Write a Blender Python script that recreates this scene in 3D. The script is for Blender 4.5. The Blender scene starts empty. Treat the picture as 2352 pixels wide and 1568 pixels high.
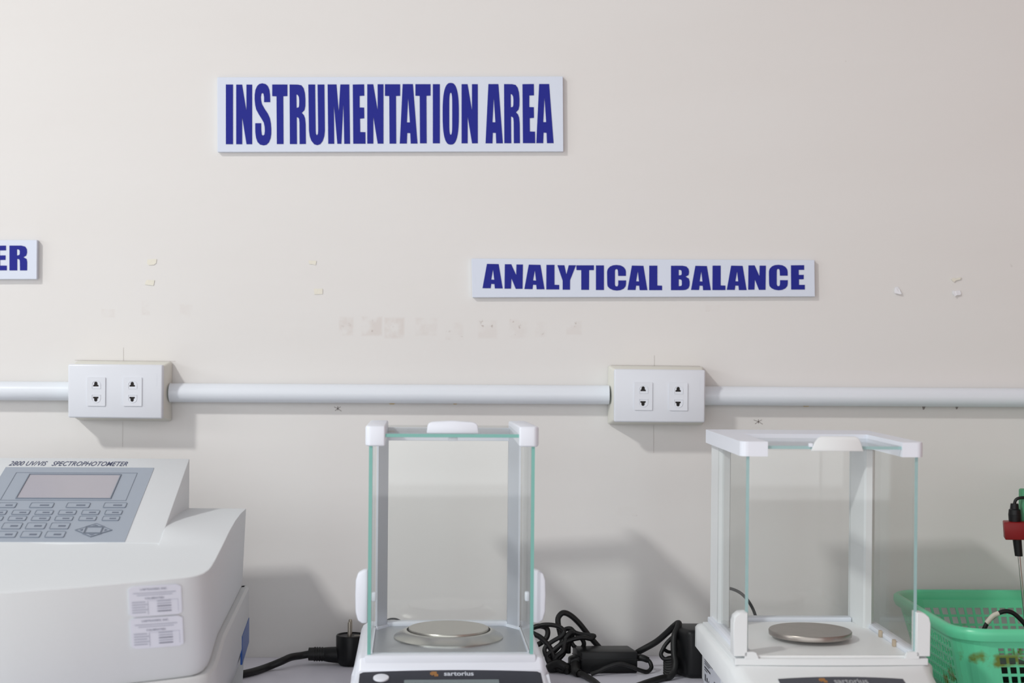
import bpy, bmesh, math, random
from mathutils import Vector, Matrix

random.seed(7)
S = bpy.context.scene
COL = S.collection

# ------------------------------------------------------------------ camera
F_PX, CAM_D, CAM_Z, ROLL = 3560.0, 2.0, 1.256, math.radians(0.5)
cam_data = bpy.data.cameras.new('camera')
cam_data.sensor_width = 36.0
cam_data.lens = 36.0 * F_PX / 2352.0
cam_data.clip_start = 0.05
cam_data.dof.use_dof = True
cam_data.dof.focus_distance = 1.85
cam_data.dof.aperture_fstop = 4.5
cam = bpy.data.objects.new('camera', cam_data)
cam.location = (0, -CAM_D, CAM_Z)
cam.rotation_euler = (math.radians(90), -ROLL, 0)
COL.objects.link(cam)
S.camera = cam

# ------------------------------------------------------------------ world, lamps, exposure
world = bpy.data.worlds.new('world')
S.world = world
world.use_nodes = True
bg = world.node_tree.nodes['Background']
bg.inputs[0].default_value = (0.96, 0.975, 1.0, 1)
bg.inputs[1].default_value = 0.42


def area(name, loc, target, size, size_y, power, color):
    l = bpy.data.lights.new(name, 'AREA')
    l.shape = 'RECTANGLE'
    l.size, l.size_y, l.energy, l.color = size, size_y, power, color
    o = bpy.data.objects.new(name, l)
    o.location = loc
    d = Vector(target) - Vector(loc)
    o.rotation_euler = d.to_track_quat('-Z', 'Y').to_euler()
    COL.objects.link(o)
    return o


area('ceiling_lamp', (-2.31, -2.5, 3.42), (-2.31, -2.5, 0), 0.30, 0.30, 106, (1.0, 0.985, 0.965))
area('window_daylight', (-4.6, -2.3, 2.15), (0, -0.1, 1.15), 1.5, 0.5, 24, (0.97, 0.985, 1.0))
area('window_opposite', (-0.2, -2.9, 1.47), (-0.2, 0, 1.1), 6.0, 1.3, 34, (0.97, 0.985, 1.0))

S.view_settings.view_transform = 'Standard'
S.view_settings.look = 'None'
S.view_settings.exposure = 0.06
S.view_settings.gamma = 1.0
S.cycles.transparent_max_bounces = 32      # many panes behind one another
S.view_settings.use_curve_mapping = False


def W(u, v, y):
    """Point of the room at depth plane y (wall face is y=0) seen at photo position u, v."""
    d = CAM_D + y
    du, dv = u - 1176.0, v - 784.0
    c, s = math.cos(ROLL), math.sin(ROLL)
    a, b = du * c + dv * s, -du * s + dv * c
    return Vector((a / F_PX * d, y, CAM_Z - b / F_PX * d))


def BZ(x):
    return 0.8497 + 0.0125 * x


# ------------------------------------------------------------------ materials
def lin(r, g, b):
    f = lambda c: ((c / 255 + 0.055) / 1.055) ** 2.4 if c > 10 else c / 255 / 12.92
    return (f(r), f(g), f(b), 1)


def new_mat(name):
    m = bpy.data.materials.new(name)
    m.use_nodes = True
    nt = m.node_tree
    p = nt.nodes['Principled BSDF']
    return m, nt, p


def plain(name, rgb, rough=0.45, metal=0.0, var=0.04, scale=60, bump=0.0, spec=0.5, stretch=None):
    """Principled colour with slight procedural mottling and optional fine relief."""
    m, nt, p = new_mat(name)
    L = nt.links.new
    tc = nt.nodes.new('ShaderNodeTexCoord')
    src = tc.outputs['Object']
    if stretch:
        mp = nt.nodes.new('ShaderNodeMapping')
        mp.inputs['Scale'].default_value = stretch
        L(src, mp.inputs[0])
        src = mp.outputs[0]
    nz = nt.nodes.new('ShaderNodeTexNoise')
    nz.inputs['Scale'].default_value = scale
    nz.inputs['Detail'].default_value = 3
    L(src, nz.inputs['Vector'])
    mix = nt.nodes.new('ShaderNodeMix')
    mix.data_type = 'RGBA'
    c = lin(*rgb)
    mix.inputs[6].default_value = tuple(min(1, x * (1 - var)) for x in c[:3]) + (1,)
    mix.inputs[7].default_value = tuple(min(1, x * (1 + var)) for x in c[:3]) + (1,)
    L(nz.outputs[0], mix.inputs[0])
    L(mix.outputs[2], p.inputs['Base Color'])
    p.inputs['Roughness'].default_value = rough
    p.inputs['Metallic'].default_value = metal
    p.inputs['Specular IOR Level'].default_value = spec
    if bump:
        b = nt.nodes.new('ShaderNodeBump')
        b.inputs['Strength'].default_value = bump
        b.inputs['Distance'].default_value = 0.0005
        L(nz.outputs[0], b.inputs['Height'])
        L(b.outputs[0], p.inputs['Normal'])
    return m


def make_glass(name, tint):
    m, nt, p = new_mat(name)
    nt.nodes.remove(p)
    L = nt.links.new
    out = nt.nodes['Material Output']
    tr = nt.nodes.new('ShaderNodeBsdfTransparent')
    tr.inputs[0].default_value = tint
    gl = nt.nodes.new('ShaderNodeBsdfGlossy')
    gl.inputs['Roughness'].default_value = 0.0
    lw = nt.nodes.new('ShaderNodeLayerWeight')
    lw.inputs[0].default_value = 0.5
    pw = nt.nodes.new('ShaderNodeMath'); pw.operation = 'POWER'; pw.inputs[1].default_value = 5
    ma = nt.nodes.new('ShaderNodeMath'); ma.operation = 'MULTIPLY_ADD'
    ma.inputs[1].default_value = 0.35; ma.inputs[2].default_value = 0.03
    mx = nt.nodes.new('ShaderNodeMixShader')
    mp = nt.nodes.new('ShaderNodeMapRange')
    mp.inputs[1].default_value = 0.12; mp.inputs[2].default_value = 0.62
    mp.inputs[3].default_value = 0.0; mp.inputs[4].default_value = 1.0
    tm = nt.nodes.new('ShaderNodeMix'); tm.data_type = 'RGBA'
    tm.inputs[6].default_value = tint
    tm.inputs[7].default_value = (tint[0] * .935, tint[1] * .943, tint[2] * .94, 1)
    L(lw.outputs['Facing'], mp.inputs[0]); L(mp.outputs[0], tm.inputs[0]); L(tm.outputs[2], tr.inputs[0])
    L(lw.outputs['Facing'], pw.inputs[0]); L(pw.outputs[0], ma.inputs[0])
    L(ma.outputs[0], mx.inputs[0]); L(tr.outputs[0], mx.inputs[1]); L(gl.outputs[0], mx.inputs[2])
    L(mx.outputs[0], out.inputs['Surface'])
    return m


M = {}
M['board'] = plain('sign_board', (211, 219, 233), 0.4, var=0.01, scale=8)
M['ink'] = plain('sign_blue', (36, 42, 138), 0.55, var=0.03, scale=20, spec=0.15)
M['pvc'] = plain('white_pvc', (222, 228, 235), 0.35, var=0.02, scale=12)
M['plate'] = plain('white_switch_plastic', (217, 221, 228), 0.3, var=0.01, scale=20)
M['boxcream'] = plain('cream_box_plastic', (222, 222, 213), 0.45, var=0.03, scale=20)
M['slot'] = plain('slot_shade', (18, 10, 8), 0.7)
M['white'] = plain('white_plastic', (226, 231, 240), 0.38, var=0.01, scale=30)
M['offwhite'] = plain('off_white_plastic', (224, 228, 229), 0.42, var=0.015, scale=30)
M['floorwhite'] = plain('chamber_floor_white', (238, 240, 240), 0.4, var=0.02, scale=60)
M['glue'] = plain('yellowed_glue', (206, 180, 128), 0.6, var=0.1, scale=200)
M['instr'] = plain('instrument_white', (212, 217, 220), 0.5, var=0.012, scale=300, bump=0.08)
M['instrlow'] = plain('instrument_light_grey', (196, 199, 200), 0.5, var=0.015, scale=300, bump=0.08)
M['overlay'] = plain('overlay_blue_grey', (150, 160, 173), 0.4, var=0.02, scale=40)
M['keyline'] = plain('key_outline', (112, 122, 136), 0.5)
M['keytext'] = plain('key_text', (95, 104, 120), 0.5)
M['lcd'] = plain('lcd_glass', (166, 164, 172), 0.2, var=0.03, scale=30)
M['navy'] = plain('navy_print', (60, 68, 100), 0.5)
M['sticker'] = plain('sticker_white', (218, 222, 234), 0.45, var=0.01)
M['stickprint'] = plain('sticker_print', (120, 124, 142), 0.6)
M['stickfaint'] = plain('sticker_print_faint', (172, 177, 192), 0.6)
M['blue'] = plain('label_blue', (20, 74, 150), 0.3, var=0.12, scale=35)
M['brownlabel'] = plain('label_brown', (160, 152, 146), 0.5, var=0.2, scale=60)
M['steel'] = plain('brushed_steel', (196, 195, 190), 0.28, metal=1.0, var=0.05, scale=220)
M['steelpan'] = plain('pan_steel', (190, 187, 180), 0.34, metal=1.0, var=0.05, scale=160)
M['oldsteel'] = plain('worn_steel', (168, 160, 154), 0.36, metal=1.0, var=0.12, scale=90)
M['tray'] = plain('tray_metal', (178, 182, 187), 0.35, metal=0.7, var=0.03, scale=160)
M['alu'] = plain('anodised_aluminium', (204, 208, 216), 0.35, metal=0.5, var=0.03, scale=60, stretch=(8, 8, 0.4))
M['console'] = plain('console_charcoal', (40, 42, 52), 0.5, var=0.04, spec=0.2)
M['console2'] = plain('console_grey', (74, 76, 84), 0.5, var=0.04, spec=0.2)
M['display'] = plain('display_grey', (104, 118, 122), 0.2)
M['orange'] = plain('logo_orange', (205, 140, 45), 0.5)
M['print'] = plain('white_print', (205, 212, 222), 0.5)
M['printdim'] = plain('grey_print', (165, 168, 172), 0.5)
M['black'] = plain('black_plastic', (15, 16, 18), 0.4, var=0.2, scale=120, bump=0.1, spec=0.3)
M['rubber'] = plain('black_rubber', (19, 19, 20), 0.45, var=0.15, scale=200, spec=0.35)
M['pin'] = plain('nickel_pin', (165, 158, 146), 0.35, metal=1.0)
M['red'] = plain('red_plastic', (122, 14, 16), 0.4, var=0.06, spec=0.3)
M['greenarm'] = plain('green_arm', (62, 140, 98), 0.45)
M['tape'] = plain('cream_tape', (224, 221, 208), 0.6, var=0.06, scale=300, bump=0.4)
M['paper'] = plain('white_paper', (226, 228, 232), 0.7, var=0.03, scale=200)
M['pencil'] = plain('pencil_grey', (192, 187, 183), 0.8)
M['pencildark'] = plain('pencil_dark', (140, 134, 131), 0.8)
M['edge'] = plain('glass_edge_teal', (118, 176, 167), 0.3, var=0.03)
M['edge2'] = plain('glass_edge_pale_teal', (150, 182, 182), 0.2, var=0.08, scale=80)
M['clip'] = plain('aged_clip', (188, 172, 150), 0.5, var=0.15, scale=150)
M['label2'] = plain('rating_label', (196, 200, 208), 0.45)
M['labelprint'] = plain('rating_print', (50, 52, 58), 0.6)
M['cuff'] = plain('cable_marker', (205, 200, 186), 0.5)
M['floor'] = plain('floor_tile', (222, 219, 214), 0.5, var=0.06, scale=6)
M['bench'] = plain('bench_laminate', (218, 217, 227), 0.32, var=0.05, scale=9)
M['glass'] = make_glass('clear_glass', (0.993, 0.999, 0.996, 1))
M['glass2'] = make_glass('clear_glass_dusty', (0.994, 0.998, 0.996, 1))


# basket: green with brown stains
def basket_mat():
    m, nt, p = new_mat('green_basket_plastic')
    L = nt.links.new
    tc = nt.nodes.new('ShaderNodeTexCoord')
    n = nt.nodes.new('ShaderNodeTexNoise'); n.inputs['Scale'].default_value = 26; n.inputs['Detail'].default_value = 4
    L(tc.outputs['Object'], n.inputs['Vector'])
    r = nt.nodes.new('ShaderNodeValToRGB')
    r.color_ramp.elements[0].position = 0.60; r.color_ramp.elements[0].color = (0, 0, 0, 1)
    r.color_ramp.elements[1].position = 0.68; r.color_ramp.elements[1].color = (1, 1, 1, 1)
    L(n.outputs[0], r.inputs[0])
    sx = nt.nodes.new('ShaderNodeSeparateXYZ'); L(tc.outputs['Object'], sx.inputs[0])
    mr = nt.nodes.new('ShaderNodeMapRange')       # splashes collect on the lower wall, none on the rim
    mr.inputs[1].default_value = 0.072; mr.inputs[2].default_value = 0.06
    L(sx.outputs[2], mr.inputs[0])
    mu = nt.nodes.new('ShaderNodeMath'); mu.operation = 'MULTIPLY'
    L(r.outputs[0], mu.inputs[0]); L(mr.outputs[0], mu.inputs[1])
    mx = nt.nodes.new('ShaderNodeMix'); mx.data_type = 'RGBA'
    mx.inputs[6].default_value = lin(98, 208, 160)
    mx.inputs[7].default_value = lin(104, 122, 44)
    L(mu.outputs[0], mx.inputs[0]); L(mx.outputs[2], p.inputs['Base Color'])
    p.inputs['Roughness'].default_value = 0.32
    return m


M['basket'] = basket_mat()


# wall: cream emulsion with soft unevenness and the row of old glue stains
def wall_mat():
    m, nt, p = new_mat('cream_wall_paint')
    L = nt.links.new
    tc = nt.nodes.new('ShaderNodeTexCoord')
    obj = tc.outputs['Object']
    mp = nt.nodes.new('ShaderNodeMapping'); mp.inputs['Scale'].default_value = (1.2, 1, 4.5)
    L(obj, mp.inputs[0])
    n1 = nt.nodes.new('ShaderNodeTexNoise'); n1.inputs['Scale'].default_value = 2.2; n1.inputs['Detail'].default_value = 4
    L(mp.outputs[0], n1.inputs['Vector'])
    base = nt.nodes.new('ShaderNodeMix'); base.data_type = 'RGBA'
    base.inputs[6].default_value = lin(219, 217, 214)
    base.inputs[7].default_value = lin(223, 222, 220)
    L(n1.outputs[0], base.inputs[0])
    col = base.outputs[2]
    sx = nt.nodes.new('ShaderNodeSeparateXYZ'); L(obj, sx.inputs[0])
    n2 = nt.nodes.new('ShaderNodeTexNoise'); n2.inputs['Scale'].default_value = 55; n2.inputs['Detail'].default_value = 5
    L(obj, n2.inputs['Vector'])
    n3 = nt.nodes.new('ShaderNodeTexNoise'); n3.inputs['Scale'].default_value = 140; n3.inputs['Detail'].default_value = 4
    L(obj, n3.inputs['Vector'])

    def math_(op, a, b=None, c=None):
        k = nt.nodes.new('ShaderNodeMath'); k.operation = op
        for i, x in enumerate((a, b, c)):
            if x is None:
                continue
            if isinstance(x, (int, float)):
                k.inputs[i].default_value = x
            else:
                L(x, k.inputs[i])
        return k.outputs[0]

    def smear(x, lo, hi):
        k = nt.nodes.new('ShaderNodeMapRange'); k.interpolation_type = 'SMOOTHSTEP'
        k.inputs[1].default_value = lo; k.inputs[2].default_value = hi
        L(x, k.inputs[0])
        return k.outputs[0]
    soft = smear(n2.outputs[0], 0.36, 0.6)
    speck = smear(n3.outputs[0], 0.62, 0.72)
    total_s, total_k = None, None
    stains = [(780, 810, 728, 770, .8, .3), (832, 877, 728, 770, .9, .8), (884, 928, 730, 776, .9, .3), (955, 1003, 731, 770, .55, .4),
              (1024, 1063, 741, 780, .35, .8), (1099, 1141, 736, 776, .45, .9), (1170, 1212, 734, 775, .4, .9),
              (1231, 1254, 739, 773, .3, .9), (1302, 1335, 738, 767, .45, .9), (235, 262, 712, 726, .4, .2), (415, 440, 700, 728, .35, .2),
              (328, 342, 692, 722, .4, .1), (1622, 1652, 702, 712, .2, .7), (1420, 1462, 1166, 1182, .1, .7)]
    for (u0, u1, v0, v1, ks, kk) in stains:
        a, b = W((u0 + u1) / 2, (v0 + v1) / 2, 0), (abs(u1 - u0) / 2 + 4) * 2 / F_PX
        h = (abs(v1 - v0) / 2 + 4) * 2 / F_PX
        dx = math_('DIVIDE', math_('ABSOLUTE', math_('SUBTRACT', sx.outputs[0], a.x)), b)
        dz = math_('DIVIDE', math_('ABSOLUTE', math_('SUBTRACT', sx.outputs[2], a.z)), h)
        msk = smear(math_('MAXIMUM', dx, dz), 1.0, 0.72)
        s1, k1 = math_('MULTIPLY', msk, ks), math_('MULTIPLY', msk, kk)
        total_s = s1 if total_s is None else math_('ADD', total_s, s1)
        total_k = k1 if total_k is None else math_('ADD', total_k, k1)
    mxs = nt.nodes.new('ShaderNodeMix'); mxs.data_type = 'RGBA'
    L(math_('MULTIPLY', math_('MULTIPLY', total_s, soft), 0.5), mxs.inputs[0])
    L(col, mxs.inputs[6]); mxs.inputs[7].default_value = lin(204, 194, 188)
    mxk = nt.nodes.new('ShaderNodeMix'); mxk.data_type = 'RGBA'
    L(math_('MULTIPLY', math_('MULTIPLY', total_k, speck), 0.75), mxk.inputs[0])
    L(mxs.outputs[2], mxk.inputs[6]); mxk.inputs[7].default_value = lin(168, 156, 148)
    # sparse scuffs and pin dents
    n4 = nt.nodes.new('ShaderNodeTexNoise'); n4.inputs['Scale'].default_value = 38; n4.inputs['Detail'].default_value = 2
    L(obj, n4.inputs['Vector'])
    mxd = nt.nodes.new('ShaderNodeMix'); mxd.data_type = 'RGBA'
    L(math_('MULTIPLY', smear(n4.outputs[0], 0.775, 0.80), 0.4), mxd.inputs[0])
    L(mxk.outputs[2], mxd.inputs[6]); mxd.inputs[7].default_value = lin(170, 162, 155)
    L(mxd.outputs[2], p.inputs['Base Color'])
    p.inputs['Roughness'].default_value = 0.5
    p.inputs['Specular IOR Level'].default_value = 0.3
    bp = nt.nodes.new('ShaderNodeBump'); bp.inputs['Strength'].default_value = 0.35; bp.inputs['Distance'].default_value = 0.004
    L(n1.outputs[0], bp.inputs['Height'])
    bq = nt.nodes.new('ShaderNodeBump'); bq.inputs['Strength'].default_value = 0.12; bq.inputs['Distance'].default_value = 0.0006
    n5 = nt.nodes.new('ShaderNodeTexNoise'); n5.inputs['Scale'].default_value = 160; n5.inputs['Detail'].default_value = 3
    L(obj, n5.inputs['Vector'])
    L(n5.outputs[0], bq.inputs['Height']); L(bp.outputs[0], bq.inputs['Normal'])
    L(bq.outputs[0], p.inputs['Normal'])
    return m


M['wall'] = wall_mat()


# ------------------------------------------------------------------ object helpers
def chain_matrix(o):
    m = Matrix.Identity(4)
    while o is not None:
        m = o.matrix_basis @ m
        o = o.parent
    return m


def tag(o, label=None, cat=None, group=None, kind=None):
    if label: o['label'] = label
    if cat: o['category'] = cat
    if group: o['group'] = group
    if kind: o['kind'] = kind
    return o


def empty(name, loc, rz=0.0, label=None, cat=None, group=None):
    o = bpy.data.objects.new(name, None)
    o.empty_display_size = 0.05
    o.matrix_basis = Matrix.Translation(Vector(loc)) @ Matrix.Rotation(rz, 4, 'Z')
    COL.objects.link(o)
    return tag(o, label, cat, group)


def mk(name, verts, faces, mat, parent=None, world=False, smooth=None, bevel=0.0, seg=2, edge_mat=None, edge_test=None, label=None):
    """One mesh object. verts are local to parent, or room coordinates if world."""
    vs = [Vector(v) for v in verts]
    loc = Vector((0, 0, 0))
    if parent is not None and world:
        inv = chain_matrix(parent).inverted()
        vs = [inv @ v for v in vs]
    if parent is None:
        lo = Vector((min(v.x for v in vs), min(v.y for v in vs), min(v.z for v in vs)))
        hi = Vector((max(v.x for v in vs), max(v.y for v in vs), max(v.z for v in vs)))
        loc = Vector(((lo.x + hi.x) / 2, (lo.y + hi.y) / 2, lo.z))
        vs = [v - loc for v in vs]
    bm = bmesh.new()
    bv = [bm.verts.new(v) for v in vs]
    for f in faces:
        try:
            bm.faces.new([bv[i] for i in f])
        except ValueError:
            pass
    bmesh.ops.recalc_face_normals(bm, faces=bm.faces)
    if bevel:
        es = [e for e in bm.edges if len(e.link_faces) == 2 and e.calc_face_angle(0) > math.radians(35)]
        bmesh.ops.bevel(bm, geom=es, offset=bevel, segments=seg, profile=0.5, affect='EDGES', clamp_overlap=True)
    me = bpy.data.meshes.new(name)
    bm.to_mesh(me)
    bm.free()
    mats = mat if isinstance(mat, (list, tuple)) else [mat]
    for m in mats:
        me.materials.append(M[m] if isinstance(m, str) else m)
    if edge_test:
        for p in me.polygons:
            p.material_index = 1 if edge_test(p) else 0
    if smooth:
        for p in me.polygons:
            p.use_smooth = True
        me.set_sharp_from_angle(angle=math.radians(smooth))
    o = bpy.data.objects.new(name, me)
    o.location = loc
    COL.objects.link(o)
    if parent is not None:
        o.parent = parent
    if label: o['label'] = label
    return o


BOXF = [(0, 1, 2, 3), (4, 7, 6, 5), (0, 4, 5, 1), (1, 5, 6, 2), (2, 6, 7, 3), (3, 7, 4, 0)]


def boxv(x0, x1, y0, y1, z0, z1):
    return [(x0, y0, z0), (x1, y0, z0), (x1, y1, z0), (x0, y1, z0), (x0, y0, z1), (x1, y0, z1), (x1, y1, z1), (x0, y1, z1)]


def box(name, x0, x1, y0, y1, z0, z1, mat, parent=None, bevel=0.0, seg=2, **k):
    if bevel and 'smooth' not in k:
        k['smooth'] = 40
    return mk(name, boxv(x0, x1, y0, y1, z0, z1), BOXF, mat, parent, bevel=bevel, seg=seg, **k)


def pane(name, x0, x1, y0, y1, z0, z1, parent, gl='glass', ed='edge', thin='y'):
    """Glass sheet; doors and lids (thin in x or z) show their green front cut edge."""
    return mk(name, boxv(x0, x1, y0, y1, z0, z1), BOXF, [gl, ed], parent, edge_test=lambda p: thin != 'y' and p.normal[1] < -0.5)


def prism(name, poly, a0, a1, axis, mat, parent=None, **k):
    """Extrude a polygon along an axis: 'y' poly is (x,z), 'z' poly is (x,y), 'x' poly is (y,z)."""
    n = len(poly)
    put = {'y': lambda p, a: (p[0], a, p[1]), 'z': lambda p, a: (p[0], p[1], a), 'x': lambda p, a: (a, p[0], p[1])}[axis]
    vs = [put(p, a0) for p in poly] + [put(p, a1) for p in poly]
    fs = [tuple(range(n)), tuple(range(2 * n - 1, n - 1, -1))] + [(i, (i + 1) % n, n + (i + 1) % n, n + i) for i in range(n)]
    return mk(name, vs, fs, mat, parent, **k)


def rrect(x0, x1, y0, y1, r, n=5):
    pts = []
    for cx, cy, a in ((x1 - r, y1 - r, 0), (x0 + r, y1 - r, 90), (x0 + r, y0 + r, 180), (x1 - r, y0 + r, 270)):
        for i in range(n + 1):
            t = math.radians(a + 90 * i / n)
            pts.append((cx + r * math.cos(t), cy + r * math.sin(t)))
    return pts


def lathe(name, prof, centre, mat, parent, n=64, **k):
    cx, cy, cz = centre
    vs, fs = [], []
    for r, z in prof:
        for i in range(n):
            t = 2 * math.pi * i / n
            vs.append((cx + r * math.cos(t), cy + r * math.sin(t), cz + z))
    m = len(prof)
    for j in range(m - 1):
        for i in range(n):
            fs.append((j * n + i, j * n + (i + 1) % n, (j + 1) * n + (i + 1) % n, (j + 1) * n + i))
    if prof[0][0] > 1e-6: fs.append(tuple(range(n - 1, -1, -1)))
    if prof[-1][0] > 1e-6: fs.append(tuple(range((m - 1) * n, m * n)))
    k.setdefault('smooth', 40)
    return mk(name, vs, fs, mat, parent, **k)


def spline(pts, sub=6):
    P = [Vector(p) for p in pts]
    P = [P[0] * 2 - P[1]] + P + [P[-1] * 2 - P[-2]]
    out = []
    for i in range(1, len(P) - 2):
        a, b, c, d = P[i - 1], P[i], P[i + 1], P[i + 2]
        for s in range(sub):
            t = s / sub
            out.append(0.5 * ((2 * b) + (c - a) * t + (2 * a - 5 * b + 4 * c - d) * t * t + (3 * b - a - 3 * c + d) * t ** 3))
    out.append(P[-2])
    return out


def tube_geo(pts, r, n=10, flat=1.0):
    rr = r if callable(r) else (lambda t: r)
    vs, fs = [], []
    up = None
    m = len(pts)
    for i, p in enumerate(pts):
        d = (pts[min(i + 1, m - 1)] - pts[max(i - 1, 0)])
        d = d.normalized() if d.length > 1e-9 else Vector((1, 0, 0))
        if up is None:
            up = d.orthogonal().normalized()
            if abs(d.y) < 0.9:
                up = (Vector((0, 1, 0)) - d * d.y).normalized()
        up = (up - d * up.dot(d)).normalized()
        side = d.cross(up)
        R = rr(i / max(1, m - 1))
        for k in range(n):
            t = 2 * math.pi * k / n
            vs.append(p + up * (math.cos(t) * R * flat) + side * (math.sin(t) * R))
    for i in range(m - 1):
        for k in range(n):
            fs.append((i * n + k, i * n + (k + 1) % n, (i + 1) * n + (k + 1) % n, (i + 1) * n + k))
    fs.append(tuple(range(n))); fs.append(tuple(range((m - 1) * n, m * n)))
    return vs, fs


def tube(name, pts, r, mat, parent=None, sub=6, n=10, flat=1.0, **k):
    p = spline(pts, sub) if sub else [Vector(q) for q in pts]
    vs, fs = tube_geo(p, r, n, flat)
    k.setdefault('smooth', 60)
    return mk(name, vs, fs, mat, parent, **k)


def fill2d(outlines, extrude=0.0):
    """Triangulated flat shape with holes (even-odd), optionally extruded; returns (verts, faces)."""
    cu = bpy.data.curves.new('tmp_shape', 'CURVE')
    cu.dimensions = '2D'
    cu.fill_mode = 'BOTH'
    cu.extrude = extrude
    for pts in outlines:
        sp = cu.splines.new('POLY')
        sp.points.add(len(pts) - 1)
        for q, (x, y) in zip(sp.points, pts):
            q.co = (x, y, 0, 1)
        sp.use_cyclic_u = True
    return curve_geo(cu)


def curve_geo(cu):
    o = bpy.data.objects.new('tmp_shape', cu)
    COL.objects.link(o)
    bpy.context.view_layer.update()
    me = bpy.data.meshes.new_from_object(o.evaluated_get(bpy.context.evaluated_depsgraph_get()))
    vs = [v.co.copy() for v in me.vertices]
    fs = [tuple(p.vertices) for p in me.polygons]
    bpy.data.objects.remove(o)
    bpy.data.curves.remove(cu)
    bpy.data.meshes.remove(me)
    return vs, fs


def text_geo(body, bold=0.0, shear=0.0, space=1.0):
    """Flat lettering scaled into the unit box; returns (verts2d in 0..1, faces)."""
    cu = bpy.data.curves.new('tmp_text', 'FONT')
    cu.body = body
    cu.offset = bold
    cu.shear = shear
    cu.space_character = space
    cu.resolution_u = 3
    vs, fs = curve_geo(cu)
    x0, x1 = min(v.x for v in vs), max(v.x for v in vs)
    y0, y1 = min(v.y for v in vs), max(v.y for v in vs)
    return [((v.x - x0) / (x1 - x0), (v.y - y0) / (y1 - y0)) for v in vs], fs


# ------------------------------------------------------------------ the setting
wall = mk('wall_back', boxv(-3.2, 3.2, 0, 0.12, 0, 3.4), BOXF, 'wall')
wall.data.transform(Matrix.Translation(wall.location)); wall.location = (0, 0, 0)   # object space = room space for the stains
tag(wall, kind='structure')
fl = mk('floor', boxv(-3.2, 3.2, -4.5, 0.0, -0.05, 0), BOXF, 'floor')
tag(fl, kind='structure')

wr = mk('shade_wall_right', boxv(1.08, 1.18, -2.4, 0.0, 0, 3.4), BOXF, plain('rosy_brown_shade_wall', (160, 118, 108), 0.6))  # unseen side wall, added to darken and warm the right of the scene
tag(wr, kind='structure')

bench = empty('lab_bench', (0, -0.31, 0), label='lavender grey laminate lab bench along the wall under the instruments', cat='bench')
xa, xb = -2.2, 1.07
mk('worktop', [(xa, -0.62, BZ(xa) - .03), (xb, -0.62, BZ(xb) - .03), (xb, -.0005, BZ(xb) - .03), (xa, -.0005, BZ(xa) - .03),
               (xa, -0.62, BZ(xa)), (xb, -0.62, BZ(xb)), (xb, -.0005, BZ(xb)), (xa, -.0005, BZ(xa))], BOXF, 'bench', bench, world=True)
for x in (-2.16, -0.9, -0.02, 1.0):
    mk('support_panel', boxv(x, x + .04, -.58, -.02, 0.0, BZ(x) - .031), BOXF, 'bench', bench, world=True)


def wall_line(pts, w=0.5, mat='pencil', name='pencil_line'):
    """Thin pencil line drawn on the wall, photo positions -> wall face."""
    for (a, b) in zip(pts[:-1], pts[1:]):
        A, B = W(a[0], a[1], -.0002), W(b[0], b[1], -.0002)
        d = (B - A).normalized()
        s = Vector((-d.z, 0, d.x)) * (w * 2 / F_PX)
        mk(name, [A - s, B - s, B + s, A + s], [(0, 1, 2, 3)], mat, wall)


wall_line([(283.5, 798), (283.5, 828)])
wall_line([(282, 968), (281.5, 1026)], .35)
wall_line([(172, 827), (403, 829.5)], .5)
wall_line([(1503, 816), (1503, 840)])
wall_line([(1501.5, 976), (1501.5, 1040)], .45)
wall_line([(1404, 838.5), (1608, 840.5)], .5)
for cx, cy, r in ((776, 938, 9), (1742, 968, 11)):
    wall_line([(cx - r, cy - 4), (cx, cy), (cx + r * .9, cy + 6)], .6, 'pencildark')
    wall_line([(cx - r * .7, cy + 5), (cx, cy), (cx + r * .7, cy - 4)], .6, 'pencildark')
    wall_line([(cx, cy - 5), (cx, cy + 4)], .8, 'pencildark')

for (cu, cv, w, h) in ((900, 926, 10, 2.2), (1045, 926.5, 7, 1.8), (1851, 931.5, 11, 2.0)):
    mk('glue_mark', [W(cu - w, cv - h, -.0004), W(cu + w, cv - h, -.0004), W(cu + w * .5, cv + h, -.0004), W(cu - w * .4, cv + h, -.0004)], [(0, 1, 2, 3)], 'glue', wall)
for cu, cv in ((2122, 937), (2198, 936)):
    mk('glue_mark', [W(cu - 4, cv - 4, -.0004), W(cu + 4, cv - 4, -.0004), W(cu + 1, cv + 3, -.0004), W(cu - 2, cv + 4, -.0004)], [(0, 1, 2, 3)], 'pencildark', wall)

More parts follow.
